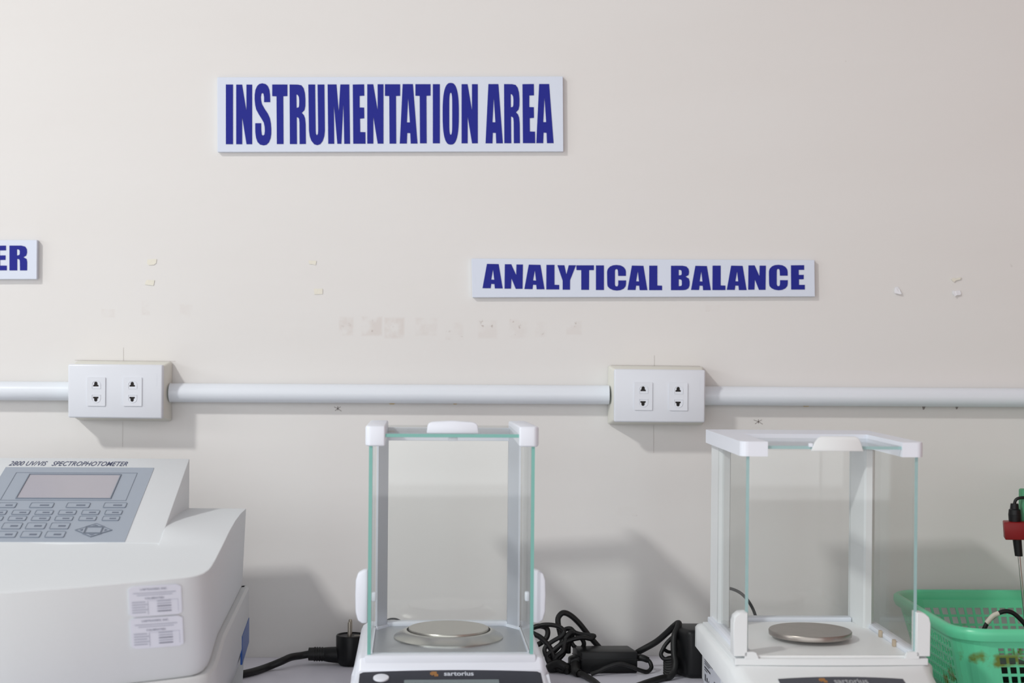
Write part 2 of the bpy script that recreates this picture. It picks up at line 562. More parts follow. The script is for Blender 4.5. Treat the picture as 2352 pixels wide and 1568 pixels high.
# ------------------------------------------------------------------ signs
G = {
    'I': [[(205, 235), (291, 235), (291, 968), (205, 968)]],
    'N': [[(332, 236), (404, 236), (456, 556), (456, 236), (526, 236), (526, 968), (457, 968), (405, 640), (405, 968), (332, 968)]],
    'S': [[(750, 452), (675, 452), (675, 390), (668, 350), (655, 340), (643, 350), (637, 390), (640, 430), (650, 475), (680, 530), (720, 590), (745, 645), (758, 710), (763, 780), (763, 840), (755, 895), (735, 945), (705, 975), (668, 983), (625, 972), (595, 940), (577, 890), (568, 820), (567, 710), (640, 710), (642, 800), (648, 850), (663, 862), (678, 850), (684, 810), (682, 755), (672, 705), (650, 665), (610, 600), (580, 545), (567, 490), (560, 420), (561, 360), (570, 300), (590, 255), (615, 230), (652, 220), (695, 230), (722, 255), (740, 300), (748, 360)]],
    'T': [[(775, 235), (963, 235), (963, 377), (912, 379), (915, 966), (832, 966), (828, 380), (775, 378)]],
    'R': [[(988, 235), (1090, 236), (1135, 245), (1162, 280), (1178, 340), (1184, 420), (1183, 500), (1172, 550), (1140, 583), (1165, 610), (1180, 650), (1187, 720), (1190, 965), (1112, 966), (1110, 700), (1105, 655), (1092, 640), (1077, 637), (1080, 966), (992, 966)],
          [(1073, 358), (1090, 365), (1103, 390), (1107, 430), (1106, 490), (1100, 515), (1075, 522)]],
    'U': [[(1218, 235), (1302, 235), (1309, 800), (1312, 840), (1324, 858), (1336, 840), (1339, 800), (1332, 235), (1416, 235), (1422, 800), (1415, 870), (1395, 930), (1365, 968), (1328, 980), (1290, 968), (1255, 925), (1235, 870), (1226, 800)]],
    'M': [[(1455, 235), (1565, 235), (1592, 565), (1612, 235), (1722, 235), (1732, 962), (1660, 962), (1650, 475), (1625, 962), (1575, 962), (1533, 490), (1537, 962), (1463, 962)]],
    'E': [[(1765, 235), (1905, 233), (1907, 373), (1850, 375), (1850, 517), (1905, 518), (1907, 650), (1855, 655), (1857, 818), (1920, 820), (1922, 962), (1771, 962)]],
    'A': [[(1292, 230), (1415, 230), (1470, 957), (1388, 957), (1383, 830), (1347, 828), (1342, 957), (1257, 957)], [(1358, 400), (1378, 698), (1343, 698)]],
    'L': [[(1092, 213), (1196, 213), (1196, 468), (1257, 470), (1257, 528), (1090, 528)]],
    'Y': [[(1235, 217), (1325, 218), (1350, 335), (1380, 218), (1472, 218), (1397, 410), (1396, 531), (1302, 531), (1302, 415)]],
    'C': [[(2115, 355), (2015, 355), (2012, 290), (2005, 272), (1995, 267), (1980, 272), (1974, 290), (1973, 465), (1980, 485), (1997, 491), (2010, 485), (2016, 460), (2016, 413), (2117, 413), (2117, 455), (2110, 490), (2085, 520), (2045, 538), (1995, 544), (1945, 536), (1905, 517), (1880, 490), (1874, 455), (1872, 300), (1882, 265), (1910, 235), (1950, 218), (1995, 214), (2045, 220), (2085, 240), (2108, 270), (2115, 300)]],
    'B': [[(342, 225), (490, 225), (540, 235), (568, 265), (575, 305), (568, 345), (530, 365), (572, 390), (582, 430), (580, 480), (565, 515), (535, 533), (495, 538), (342, 538)],
          [(442, 278), (465, 280), (478, 292), (480, 330), (472, 345), (442, 348)], [(442, 398), (468, 402), (480, 415), (482, 465), (475, 483), (442, 487)]],
    'A2': [[(327, 200), (478, 203), (530, 516), (428, 516), (423, 460), (383, 458), (375, 514), (270, 513)], [(405, 275), (420, 404), (383, 402)]],
    'N2': [[(557, 205), (640, 205), (703, 342), (706, 208), (790, 208), (785, 521), (697, 521), (643, 388), (637, 519), (553, 519)]],
    'T2': [[(1477, 219), (1703, 219), (1702, 280), (1642, 281), (1640, 534), (1540, 534), (1540, 281), (1478, 280)]],
    'E2': [[(1885, 219), (2053, 217), (2053, 277), (1985, 278), (1985, 342), (2048, 341), (2048, 398), (1988, 399), (1988, 470), (2062, 470), (2062, 530), (1888, 531)]],
    'R2': [[(112, 174), (250, 174), (295, 185), (315, 215), (318, 255), (308, 290), (275, 310), (312, 330), (319, 365), (318, 464), (235, 464), (233, 350), (225, 333), (203, 330), (203, 464), (112, 464)], [(200, 218), (222, 220), (232, 235), (232, 270), (225, 285), (200, 290)]],
}
n = 40
G['O'] = [[(830 + 100 * math.copysign(abs(math.cos(t)) ** 0.75, math.cos(t)), 594 + 379 * math.copysign(abs(math.sin(t)) ** 0.75, math.sin(t))) for t in [2 * math.pi * i / n for i in range(n)]],
          [(830 + 18 * math.copysign(abs(math.cos(t)) ** 0.9, math.cos(t)), 594 + 258 * math.copysign(abs(math.sin(t)) ** 0.35, math.sin(t))) for t in [2 * math.pi * i / n for i in range(n)]]]


def glyph(key, u0, u1, v0, v1, y, parent):
    pl = G[key]
    xs = [p[0] for c in pl for p in c]; ys = [p[1] for c in pl for p in c]
    x0, x1, y0, y1 = min(xs), max(xs), min(ys), max(ys)
    out = []
    for c in pl:
        out.append([((p[0] - x0) / (x1 - x0), (p[1] - y0) / (y1 - y0)) for p in c])
    vs, fs = fill2d(out, 0.5)
    pts = []
    for v in vs:
        p = W(u0 + v.x * (u1 - u0), v0 + v.y * (v1 - v0), y)
        p.y = y + (0.00015 if v.z > 0 else -0.00015)
        pts.append(p)
    mk('letter', pts, fs, 'ink', parent, world=True)


def sign(name, corners, label, letters, yf=-.0065):
    mid = W(sum(c[0] for c in corners) / 4, max(c[1] for c in corners), 0)
    r = empty(name, mid, label=label, cat='sign')
    vs = [W(u, v, yf) for u, v in corners]
    vs = vs + [Vector((p.x, -.0004, p.z)) for p in vs]
    mk('board', vs, [(0, 1, 2, 3), (7, 6, 5, 4), (0, 4, 5, 1), (1, 5, 6, 2), (2, 6, 7, 3), (3, 7, 4, 0)], 'board', r, world=True, bevel=0.0004, seg=1)
    for (k, u0, u1, v0, v1) in letters:
        glyph(k, u0, u1, v0, v1, yf - .0003, r)
    return r


k1 = 5.3454
A = lambda x: 480 + x / k1
B = lambda x: 880 + x / k1
Vv = lambda y: 150 + y / k1
L1 = [('I', A(207), A(295), 235, 968), ('N', A(334), A(530), 236, 968), ('S', A(560), A(765), 220, 983), ('T', A(776), A(963), 235, 966),
      ('R', A(989), A(1190), 235, 966), ('U', A(1219), A(1423), 235, 980), ('M', A(1456), A(1732), 234, 963), ('E', A(1765), A(1922), 233, 962),
      ('N', A(1943), A(2142), 232, 961), ('T', A(2160), A(2347), 232, 961), ('A', B(204), B(422), 230, 960), ('T', B(396), B(582), 231, 957),
      ('I', B(610), B(696), 231, 957), ('O', B(730), B(930), 215, 973), ('N', B(963), B(1162), 231, 957), ('A', B(1257), B(1470), 230, 957),
      ('R', B(1484), B(1680), 230, 956), ('E', B(1710), B(1867), 229, 955), ('A', B(1880), B(2093), 229, 955)]
sign('wall_sign', [(499, 177.3), (1293, 175.3), (1294.2, 347.8), (499.5, 349)],
     'largest white wall sign reading INSTRUMENTATION AREA in tall blue letters',
     [(k, a, b, Vv(c), Vv(d)) for (k, a, b, c, d) in L1])
C = lambda x: 1060 + x / 5.6
D = lambda x: 1480 + x / 5.6
Vw = lambda y: 570 + y / 5.6
L2 = [('A2', C(270), C(530), 200, 516), ('N2', C(553), C(790), 205, 521), ('A2', C(808), C(1068), 210, 527), ('L', C(1090), C(1257), 213, 529),
      ('Y', C(1233), C(1472), 217, 532), ('T2', C(1477), C(1703), 219, 534), ('I', C(1729), C(1832), 220, 536), ('C', C(1872), C(2117), 214, 544),
      ('A2', C(2135), C(2391), 222, 538), ('L', D(61), D(228), 223, 538), ('B', D(342), D(583), 224, 538), ('A2', D(600), D(855), 225, 538),
      ('L', D(875), D(1043), 223, 537), ('A2', D(1060), D(1315), 223, 537), ('N2', D(1335), D(1563), 220, 534), ('C', D(1602), D(1845), 212, 540),
      ('E2', D(1885), D(2064), 217, 531)]
sign('wall_sign', [(1083, 593.5), (1871, 597), (1872, 680.8), (1085, 683)],
     'long narrow white wall sign reading ANALYTICAL BALANCE in blue letters',
     [(k, a, b, Vw(c), Vw(d)) for (k, a, b, c, d) in L2])
sign('wall_sign', [(-330, 551.5), (85, 551), (84.3, 640.8), (-330, 641.5)],
     'small white sign at the left picture edge whose blue lettering ends in ER',
     [('R2', 21.7, 62.4, 563.8, 620.8), ('E2', -21, 15.6, 563.8, 620.8)], yf=-.008)

# ------------------------------------------------------------------ conduit pipes
def conduit(u0, v0, u1, v1, label):
    y = -0.0125
    a, b = W(u0, v0, y), W(u1, v1, y)
    o = tube('conduit_pipe', [a, b], 0.0122, 'pvc', sub=0, n=28, smooth=40)
    tag(o, label, 'pipe', 'white conduit pipes along the wall')
    return o


conduit(-1400, 889.5, 168, 898, 'short white plastic conduit pipe entering the left side of the first outlet box')
conduit(391, 901.5, 1399, 906.5, 'long white plastic conduit pipe running between the two outlet boxes')
conduit(1612, 908.5, 3080, 917.5, 'white plastic conduit pipe leaving the right side of the second outlet box')


# ------------------------------------------------------------------ outlet boxes
def dshape(cx, cy, w, h, up, n=10):
    """Flat-bottomed arch outline, arch upwards if up."""
    s = 1 if up else -1
    pts = [(cx - w / 2, cy - s * h / 2), (cx + w / 2, cy - s * h / 2)]
    r = w / 2
    for i in range(n + 1):
        t = math.pi * i / n
        pts.append((cx + r * math.cos(t), cy + s * (h / 2 - r * .9 + r * .9 * math.sin(t))))
    return pts


def keyhole(cx, cy, up):
    s = 1 if up else -1
    mm = .001
    pts = [(-3.4, -2.0), (3.4, -2.0), (3.4, -.1), (2.1, .2), (2.1, 2.0)]
    for i in range(1, 8):
        t = math.pi * i / 8
        pts.append((2.1 * math.cos(t), 2.0 + 2.1 * math.sin(t)))
    pts += [(-2.1, 2.0), (-2.1, .2), (-3.4, -.1)]
    return [(cx + x * mm, cy + s * y * mm) for x, y in pts]


def outlet(pc, mods, label, ext):
    """pc: plate corners in photo (TL, TR, BR, BL)."""
    yf = -.046
    P = [W(u, v, yf) for u, v in pc]
    ctr = (P[0] + P[1] + P[2] + P[3]) / 4
    r = empty('outlet_box', (ctr.x, 0, ctr.z), label=label, cat='outlet', group='surface mounted outlet boxes')
    # back box, slightly tapering towards the plate
    e0, e1, eb, et = ext
    q = [Vector((P[0].x - e0, -.001, P[0].z + et)), Vector((P[1].x + e1, -.001, P[1].z + et)), Vector((P[2].x + e1, -.001, P[2].z - eb)), Vector((P[3].x - e0, -.001, P[3].z - eb))]
    g = .0012
    f = [Vector((P[0].x + g, -.0345, P[0].z - g)), Vector((P[1].x - g, -.0345, P[1].z - g)), Vector((P[2].x - g, -.0345, P[2].z + g)), Vector((P[3].x + g, -.0345, P[3].z + g))]
    mk('back_box', f + q, [(0, 1, 2, 3), (7, 6, 5, 4), (0, 4, 5, 1), (1, 5, 6, 2), (2, 6, 7, 3), (3, 7, 4, 0)], 'boxcream', r, world=True, bevel=.003, seg=3, smooth=40)
    b = [Vector((p.x, -.0355, p.z)) for p in P]
    plate = mk('cover_plate', P + b, [(0, 1, 2, 3), (7, 6, 5, 4), (0, 4, 5, 1), (1, 5, 6, 2), (2, 6, 7, 3), (3, 7, 4, 0)], 'plate', r, world=True, bevel=.0022, seg=3, smooth=50)
    dv = b[0].lerp(b[3], .5)
    for (u0, u1, v0, v1) in mods:
        a, c = W(u0, v0, yf), W(u1, v1, yf)
        cx, cz = (a.x + c.x) / 2, (a.z + c.z) / 2
        w, h = abs(c.x - a.x), abs(a.z - c.z)
        o2 = []
        for s in (1, -1):
            o2.append(keyhole(cx - .0004, cz + s * h * .235, s > 0))
        vs, fs = fill2d([rrect(cx - w / 2, cx + w / 2, cz - h / 2, cz + h / 2, .0008, 2)] + o2, .5)
        m = mk('socket_module', [Vector((v.x, yf - .0002 if v.z > 0 else yf - .0014, v.y)) for v in vs], fs, 'plate', r, world=True)
        for s in (1, -1):
            zc = cz + s * h * .235
            kh = keyhole(cx - .0004, zc, s > 0)
            prism('slot', kh, yf + .0004 - .0008, yf - .0005, 'y', 'slot', m, world=True)  # dark plug in the hole, its colour standing in for the shade inside
            ou, inn = dshape(cx, zc + s * .0004, .0112, .0102, s > 0), dshape(cx, zc + s * .0004, .0104, .0094, s > 0)
            v2, f2 = fill2d([ou, inn], .5)
            mk('slot_rim', [Vector((v.x, yf - .0014 if v.z > 0 else yf - .0019, v.y)) for v in v2], f2, 'plate', m, world=True)
    # faint moulded wordmark at the plate's right edge
    tv, tf = text_geo('Panasonic')
    x = P[1].x - .0078
    z0 = ctr.z + .007
    mk('moulded_mark', [Vector((x - .0007 + (1 - b_) * .0024, yf - .0001, z0 + a_ * .016)) for a_, b_ in tv], tf, 'plate', plate, world=True)
    return r


outlet([(155.6, 835.8), (373.5, 837.6), (372.2, 961.6), (155.9, 958.8)], [(200.8, 242.2, 866, 932), (284, 326, 866.4, 932.3)],
       'double outlet box under the faded tape marks, nearest the grey instrument', (.001, .003, .0058, .0042))
outlet([(1411, 847.2), (1620.6, 849.6), (1619.3, 970.4), (1410.3, 969)], [(1457.3, 1498, 877.3, 941.6), (1537.3, 1578.8, 878.6, 942.6)],
       'double outlet box below the analytical balance sign, above the black adapters', (.0058, .003, .0058, .0042))


# ------------------------------------------------------------------ tape scraps and torn paper on the wall
def scrap(name, cu, cv, pts, mat, label, cat, lift=.0002, group=None, tilt=0.0):
    vs = []
    n = len(pts)
    for (dx, dy) in pts:
        p = W(cu + dx, cv + dy, 0)
        p.y = -.0006 - lift - max(0, dy) * tilt
        vs.append(p)
    back = [Vector((p.x, -.0003, p.z)) for p in vs] if not tilt else [Vector((p.x, p.y + .0004, p.z)) for p in vs]
    fs = [tuple(range(n)), tuple(range(2 * n - 1, n - 1, -1))] + [(i, (i + 1) % n, n + (i + 1) % n, n + i) for i in range(n)]
    o = mk(name, vs + back, fs, mat)
    return tag(o, label, cat, group)


T = [(-11, -6), (-3, -7), (10, -7), (9, 2), (4, 6), (-8, 7), (-12, 3)]
scrap('tape_scrap', 350, 602, T, 'tape', 'cream tape scrap left on the wall, upper one by the ER sign', 'tape', group='old tape scraps on the wall')
scrap('tape_scrap', 344, 649.5, [(-10, -1), (-7, -7), (11, -6), (9, 6), (-3, 5), (-11, 4)], 'tape', 'cream tape scrap on the wall above the left outlet box, lower of its pair', 'tape', group='old tape scraps on the wall')
scrap('tape_scrap', 718, 604, [(-9, -6), (9, -5), (7, 5), (2, 3), (-8, 2)], 'tape', 'faint tape scrap left of the analytical balance sign, upper of its pair', 'tape', lift=.0001, group='old tape scraps on the wall')
scrap('tape_scrap', 731, 669, [(-10, -6), (10, -6), (10, 6), (-9, 7)], 'tape', 'faint tape scrap above the row of stains, lower of its pair', 'tape', lift=.0001, group='old tape scraps on the wall')
scrap('paper_scrap', 2062, 667, [(-6, -8), (0, -9), (4, -3), (8, 8), (4, 9), (-9, 6), (-8, 0)], 'paper', 'torn white paper scrap on the wall, just right of the analytical balance sign', 'paper scrap', tilt=.0003)
scrap('paper_scrap', 2197, 673, [(-10, -6), (-2, -5), (8, -6), (10, 1), (8, 4), (-1, 5), (-6, 8), (-9, 0)], 'paper', 'torn white paper scrap on the right of the wall, below a smaller flake', 'paper scrap', tilt=.0004)
scrap('paper_scrap', 2195, 641, [(-11, 0), (-5, -3), (0, -1), (8, -4), (12, -4), (10, 1), (0, 3), (-4, 7), (-8, 4)], 'tape', 'small curled flake on the wall above a white paper scrap', 'paper scrap', lift=.001)


# ------------------------------------------------------------------ loft helper for instrument bases
def loft(name, sections, mat, parent, **k):
    n = len(sections[0])
    vs = [p for s in sections for p in s]
    fs = []
    for j in range(len(sections) - 1):
        for i in range(n):
            fs.append((j * n + i, j * n + (i + 1) % n, (j + 1) * n + (i + 1) % n, (j + 1) * n + i))
    fs.append(tuple(range(n))); fs.append(tuple(range((len(sections) - 1) * n, len(sections) * n)))
    k.setdefault('smooth', 35)
    return mk(name, vs, fs, mat, parent, **k)


def lying(name, body_or_outline, x0, x1, y0, y1, zf, mat, parent, text=False, lift=.0002, th=.0003, **tk):
    """Lettering or a shape lying on a surface z = zf(y)."""
    if text:
        pts, fs = text_geo(body_or_outline, **tk)
        vs = [(x0 + a * (x1 - x0), y0 + b * (y1 - y0)) for a, b in pts]
        return mk(name, [(x, y, zf(y) + lift) for x, y in vs], fs, mat, parent)


def deck_plate(name, poly, zf, th, mat, parent, **k):
    n = len(poly)
    vs = [(x, y, zf(y) + th) for x, y in poly] + [(x, y, zf(y) - .001) for x, y in poly]
    fs = [tuple(range(n)), tuple(range(2 * n - 1, n - 1, -1))] + [(i, (i + 1) % n, n + (i + 1) % n, n + i) for i in range(n)]
    return mk(name, vs, fs, mat, parent, **k)


def handle_profile(w, h, r, top_r, n=6):
    """Rounded-trapezoid outline (x from -w/2..w/2, z 0..h)."""
    pts = [(-w / 2, 0), (w / 2, 0)]
    for i in range(n + 1):
        t = math.radians(10 + 80 * i / n)
        pts.append((w / 2 - r + r * math.cos(t) - .001, h - top_r - r + r * math.sin(t) if False else h - r + r * math.sin(t) - (1 - i / n) * 0))
    pts.append((0, h + top_r))
    for i in range(n + 1):
        t = math.radians(90 + 80 * i / n)
        pts.append((-w / 2 + r + r * math.cos(t) + .001, h - r + r * math.sin(t)))
    return pts


# ------------------------------------------------------------------ analytical balance, teal-edged glass
b1 = empty('analytical_balance', (-0.0628, -0.345, 0.85), math.radians(3.6),
           'white analytical balance with teal edged glass chamber and ringed pan, left of the two', 'balance', 'analytical balances on the bench')
secs = []
for (y, w, h, wn, hn) in ((.205, .092, .060, .088, .064), (.2, .099, .064, .094, .071), (.185, .1015, .064, .0985, .0715), (.09, .1025, .060, .0985, .0712), (.02, .1035, .056, .0985, .0708),
                          (-.004, .1045, .054, .098, .069), (-.010, .1052, .052, .099, .0568), (-.05, .1055, .044, .1005, .0500), (-.10, .1045, .034, .099, .0418), (-.125, .098, .022, .09, .031), (-.131, .09, .01, .08, .016)):
    half = [(w - .004, .004), (w, .012), (w, h * .75), (w - .0006, h), (wn + .0016, hn - .006), (wn, hn - .0025), (wn - .004, hn)]
    ring = [(x, y, z) for x, z in half] + [(-x, y, z) for x, z in reversed(half)]
    secs.append(ring)
loft('base_housing', secs, 'white', b1, smooth=50)
for x in (-.08, .08):
    for y in (-.09, .16):
        lathe('foot', [(.011, -.0015), (.012, .0005), (.010, .005)], (x, y, 0), 'rubber', b1, n=20)
box('chamber_plinth', -.0909, .0909, -.0065, .186, .0555, .0715, 'white', b1, bevel=.0012)
prism('floor_tray', [(-.0825, .0085), (.0825, .0085), (.0825, .135), (.066, .162), (-.066, .162), (-.0825, .135)], .0712, .0722, 'z', 'tray', b1)
for sx in (-1, 1):
    box('door_track', min(sx * .0832, sx * .0842), max(sx * .0832, sx * .0842), .006, .15, .0712, .0742, 'white', b1)
    post = [(sx * .0838, .147), (sx * .0815, .147), (sx * .0705, .164), (sx * .0705, .177), (sx * .0838, .177)]
    p = prism('corner_post', post, .0716, .2935, 'z', 'alu', b1)
    foot = [(sx * .0842, .1435), (sx * .081, .1435), (sx * .0690, .163), (sx * .0690, .178), (sx * .0842, .178)]
    prism('post_foot', foot, .0712, .0742, 'z', 'white', p)
    x0, x1 = sorted((sx * .0885, sx * .0848))
    d = pane('side_door', x0, x1, -.0005, .172, .0716, .2935, b1, thin='x')
    # side handle outside, clip inside
    hp = [(0, 0), (.006, .0), (.0105, .003), (.0128, .012), (.0133, .03), (.0128, .046), (.0105, .0535), (.005, .0565), (0, .0575)]
    z0 = .1035
    prism('door_handle', [(sx * (.0886 + a * 1.02), z0 + b * 1.0) for a, b in hp], .006, .02, 'y', 'white', d, bevel=.0022, seg=2, smooth=40)
    xx = sorted((sx * .0847, sx * .0798))
    box('handle_clip', xx[0], xx[1], .008, .016, .1265, .1365, 'white', d, bevel=.0015)
    # top rail
    xo, xi = sx * .0926, sx * .0713
    rail = [(xi, -.004), (xo - sx * .004, -.004), (xo, 0.0), (xo, .186), (xi, .186)]
    n = len(rail)
    vs = [(x, y, .2935 + max(0, y - .02) * .02) for x, y in rail] + [(x, y, .3152 - max(0, y) * .02) for x, y in rail]
    fs = [tuple(range(n)), tuple(range(2 * n - 1, n - 1, -1))] + [(i, (i + 1) % n, n + (i + 1) % n, n + i) for i in range(n)]
    mk('top_rail', vs, fs, 'white', b1, bevel=.0022, seg=3, smooth=40)
box('rear_header', -.0714, .0714, .170, .185, .2885, .3035, 'white', b1, bevel=.0008)
box('rear_sill', -.0705, .0705, .1635, .178, .0712, .0765, 'white', b1, bevel=.0008)
pane('front_glass', -.0846, .0846, .0015, .0052, .0716, .3025, b1)
pane('back_glass', -.0705, .0705, .1705, .174, .0766, .2885, b1)
tg = pane('top_glass', -.0715, .0715, -.0015, .1695, .3032, .3068, b1, thin='z')
hp = [(-.0275, 0), (.0283, 0), (.0272, .0085), (.026, .0108), (.022, .0123), (.0, .0137), (-.021, .0125), (-.0252, .011), (-.0264, .0085)]
prism('lid_handle', [(x, .3069 + z) for x, z in hp], .001, .013, 'y', 'white', tg, bevel=.0015, smooth=40)
box('lid_stop', -.004, .006, .010, .018, .2985, .3031, 'white', tg, bevel=.001)
lathe('shield_ring', [(.0615, .0722), (.0615, .0735), (.0600, .0750), (.0520, .0795), (.0485, .0812), (.0472, .0810), (.0470, .0740)], (0, .093, 0), 'steel', b1, n=96)
lathe('pan_support', [(.012, .0722), (.012, .0792)], (0, .093, 0), 'steel', b1, n=24)
lathe('weighing_pan', [(.0445, .0792), (.0452, .0800), (.0452, .0822), (.0446, .0830), (.0, .0831)], (0, .093, 0), 'steelpan', b1, n=96)


def deck1(y):
    tab = [(-.131, .016), (-.125, .031), (-.10, .0418), (-.05, .0500), (-.010, .0568), (0, .069)]
    for (a, za), (b, zb) in zip(tab[:-1], tab[1:]):
        if a <= y <= b:
            return za + (zb - za) * (y - a) / (b - a)
    return tab[0][1] if y < tab[0][0] else tab[-1][1]


def arc_panel(xl, xr, ytop, sag, ybot, r):
    pts = [(xl, ybot), (xr, ybot)]
    n = 14
    pts.append((xr - .0005, ytop - sag - r))
    for i in range(n + 1):
        t = i / n
        x = xr - r - (xr - xl - 2 * r) * t
        k = (x - (xl + xr) / 2) / ((xr - xl) / 2)
        pts.append((x, ytop - sag * k * k))
    pts.append((xl + .0005, ytop - sag - r))
    return pts


def deck_panel(name, poly, zf, th, mat, parent):
    # subdivided so that it follows the bent deck
    ys = sorted({round(p[1], 5) for p in poly} | {-.05, -.1})
    bm_v, bm_f = [], []
    n = len(poly)
    vs = [(x, y, zf(y) + th) for x, y in poly] + [(x, y, zf(y) - .0008) for x, y in poly]
    fs = [tuple(range(n)), tuple(range(2 * n - 1, n - 1, -1))] + [(i, (i + 1) % n, n + (i + 1) % n, n + i) for i in range(n)]
    return mk(name, vs, fs, mat, parent)


zlin = lambda y: .0568 + (y + .010) * .17
cp = deck_panel('control_panel', arc_panel(-.0962, .0957, -.0112, .0055, -.098, .004), zlin, .0006, 'console', b1)
poly = [(-.0730 + .0082 * math.cos(t), -.0335 + .0092 * math.sin(t)) for t in [2 * math.pi * i / 28 for i in range(28)]]
deck_plate('power_button', poly, zlin, .0022, 'white', cp, bevel=.0006, smooth=40)
deck_plate('display', rrect(-.049, .0497, -.078, -.0385, .0015, 2), zlin, .001, 'display', cp)
lying('brand_lettering', 'sartorius', -.0072, .0240, -.0278, -.0163, zlin, 'print', cp, text=True, lift=.0009, bold=.022)


def logo(parent, x0, x1, y0, y1, zf, mat, lift):
    nx, ny = 6, 6
    vs, fs = [], []
    for i in range(nx):
        for j in range(ny):
            if (j == 0 and i < 3) or (i == 0 and j in (1, 5)) or (i == 5 and j > 2) or (i == 2 and j == 1):
                continue
            cx, cy = x0 + (i + .5) / nx * (x1 - x0), y0 + (j + .5) / ny * (y1 - y0)
            sx, sy = (x1 - x0) / nx * .36, (y1 - y0) / ny * .36
            b = len(vs)
            for a, c in ((-1, -1), (1, -1), (1, 1), (-1, 1)):
                vs.append((cx + a * sx, cy + c * sy, zf(cy + c * sy) + lift))
            fs.append((b, b + 1, b + 2, b + 3))
    o = mk('logo_mark', vs, fs, mat, parent)
    o['kind'] = 'stuff'


logo(cp, -.0218, -.0133, -.0292, -.0160, zlin, 'orange', .0009)

# ------------------------------------------------------------------ analytical balance, white framed
b2 = empty('analytical_balance', (0.3364, -0.375, 0.853), math.radians(2.4),
           'white framed analytical balance with flat steel pan and clear glass, right of the two', 'balance', 'analytical balances on the bench')
O = -.003   # bench rise under this balance
secs = []
for (y, w, h, wl) in ((.222, .104, .070, .095), (.215, .1076, .0745, .099), (.20, .1080, .0752, .099), (.0, .1085, .0725, .100), (-.012, .1085, .0700, .100),
                      (-.03, .1075, .0655, .0995), (-.06, .1035, .0590, .098), (-.10, .1005, .0500, .096), (-.125, .098, .040, .092), (-.132, .094, .022, .085)):
    k = h / .0752
    half = [(wl - .003, .004), (wl, .010), (wl, .040 * k), (wl + .002, .046 * k), (w, .048 * k), (w, h - .004), (w - .0025, h - .0012), (w - .006, h)]
    if y <= -.012:
        half = [(wl - .003, .004), (wl, .010), (wl, .030 * k), (wl + .001, .036 * k), (w, .040 * k), (w - .003, h - .010), (w - .007, h - .003), (w - .016, h)]
    secs.append([(x, y, z + O) for x, z in half] + [(-x, y, z + O) for x, z in reversed(half)])
loft('base_housing', secs, 'offwhite', b2, smooth=50)
for x in (-.08, .08):
    for y in (-.09, .18):
        lathe('foot', [(.011, -.0015), (.012, .0005), (.010, .002)], (x, y, 0), 'rubber', b2, n=20)
box('chamber_plinth', -.1015, .1015, -.004, .2, .069 + O, .0790 + O, 'offwhite', b2, bevel=.001)
# bowed front lip with the two upstanding tabs
n = 16
lip = [(.1018, .002), (-.1018, .002)] + [(-.1018 + .2036 * i / n, -.0075 - .003 * (1 - (2 * i / n - 1) ** 2)) for i in range(n + 1)]
prism('front_lip', lip, .0712 + O, .0782 + O, 'z', 'offwhite', b2, bevel=.0006)
for sx in (-1, 1):
    tab = [(.0772, .078), (.0785, .0815), (.0800, .0842), (.083, .0852), (.0895, .0852), (.0915, .084), (.0920, .078)]
    prism('lip_tab', [(sx * x, z + O) for x, z in tab], -.0085, -.003, 'y', 'offwhite', b2)
    ft = [(.0890, .0805), (.1035, .0805), (.1038, .115), (.1022, .1215), (.0975, .1255), (.0890, .1262)]
    prism('corner_guard', [(sx * x, z + O) for x, z in ft], -.0085, .010, 'y', 'offwhite', b2, bevel=.0006, seg=1, smooth=40)
    # doors, posts, sills
    x0, x1 = sorted((sx * .0908, sx * .0874))
    pane('side_door', x0, x1, -.002, .165, .0835 + O, .2885 + O, b2, 'glass2', 'edge2', thin='x')
    x0, x1 = sorted((sx * .0955, sx * .0835))
    s = box('door_sill', x0, x1, .002, .2, .0790 + O, .0850 + O, 'white', b2, bevel=.0008)
    if sx > 0:
        for y in (.045, .098):
            box('door_clip', .0800, .0835, y, y + .006, .0800 + O, .0875 + O, 'clip', s, bevel=.0006)
    post = [(.0743, .212), (.0775, .158), (.0790, .154), (.0860, .154), (.0905, .160), (.0905, .212)]
    prism('corner_post', [(sx * x, y) for x, y in post], .0790 + O, .2885 + O, 'z', 'offwhite', b2)
prism('chamber_floor', [(-.0832, -.002), (.0832, -.002), (.0832, .153), (.0735, .196), (-.0735, .196), (-.0832, .153)], .0786 + O, .0800 + O, 'z', 'floorwhite', b2)
box('rear_sill', -.0745, .0745, .197, .212, .0786 + O, .0845 + O, 'white', b2, bevel=.0006)
pane('front_glass', -.0873, .0873, .0005, .0035, .0802 + O, .2945 + O, b2, 'glass2', 'edge2')
pane('back_glass', -.0743, .0743, .204, .2072, .0846 + O, .2885 + O, b2, 'glass2', 'edge2')
# lid frame: U of left rail, rear beam, right rail with rounded front corners
zt, zb = .3040 + O, .2885 + O
arc = lambda cx, cy, r, a0, a1, n=5: [(cx + r * math.cos(math.radians(a0 + (a1 - a0) * i / n)), cy + r * math.sin(math.radians(a0 + (a1 - a0) * i / n))) for i in range(n + 1)]
U = [(.0730, -.0065)] + arc(.0890, .0005, .007, 270, 360) + [(.0960, .212)] + arc(.093, .212, .003, 0, 90, 2) + arc(-.0945, .212, .003, 90, 180, 2) + \
    arc(-.0895, .0015, .008, 180, 270) + [(-.0690, -.0065), (-.0690, .132), (.0730, .132)]
vs, fs = fill2d([U], .5)
mk('lid_frame', [(v.x, v.y, zt if v.z > 0 else zb) for v in vs], fs, 'white', b2)
tg = pane('top_glass', -.0690, .0730, -.003, .131, .2962 + O, .2995 + O, b2, 'glass2', 'edge2', thin='z')
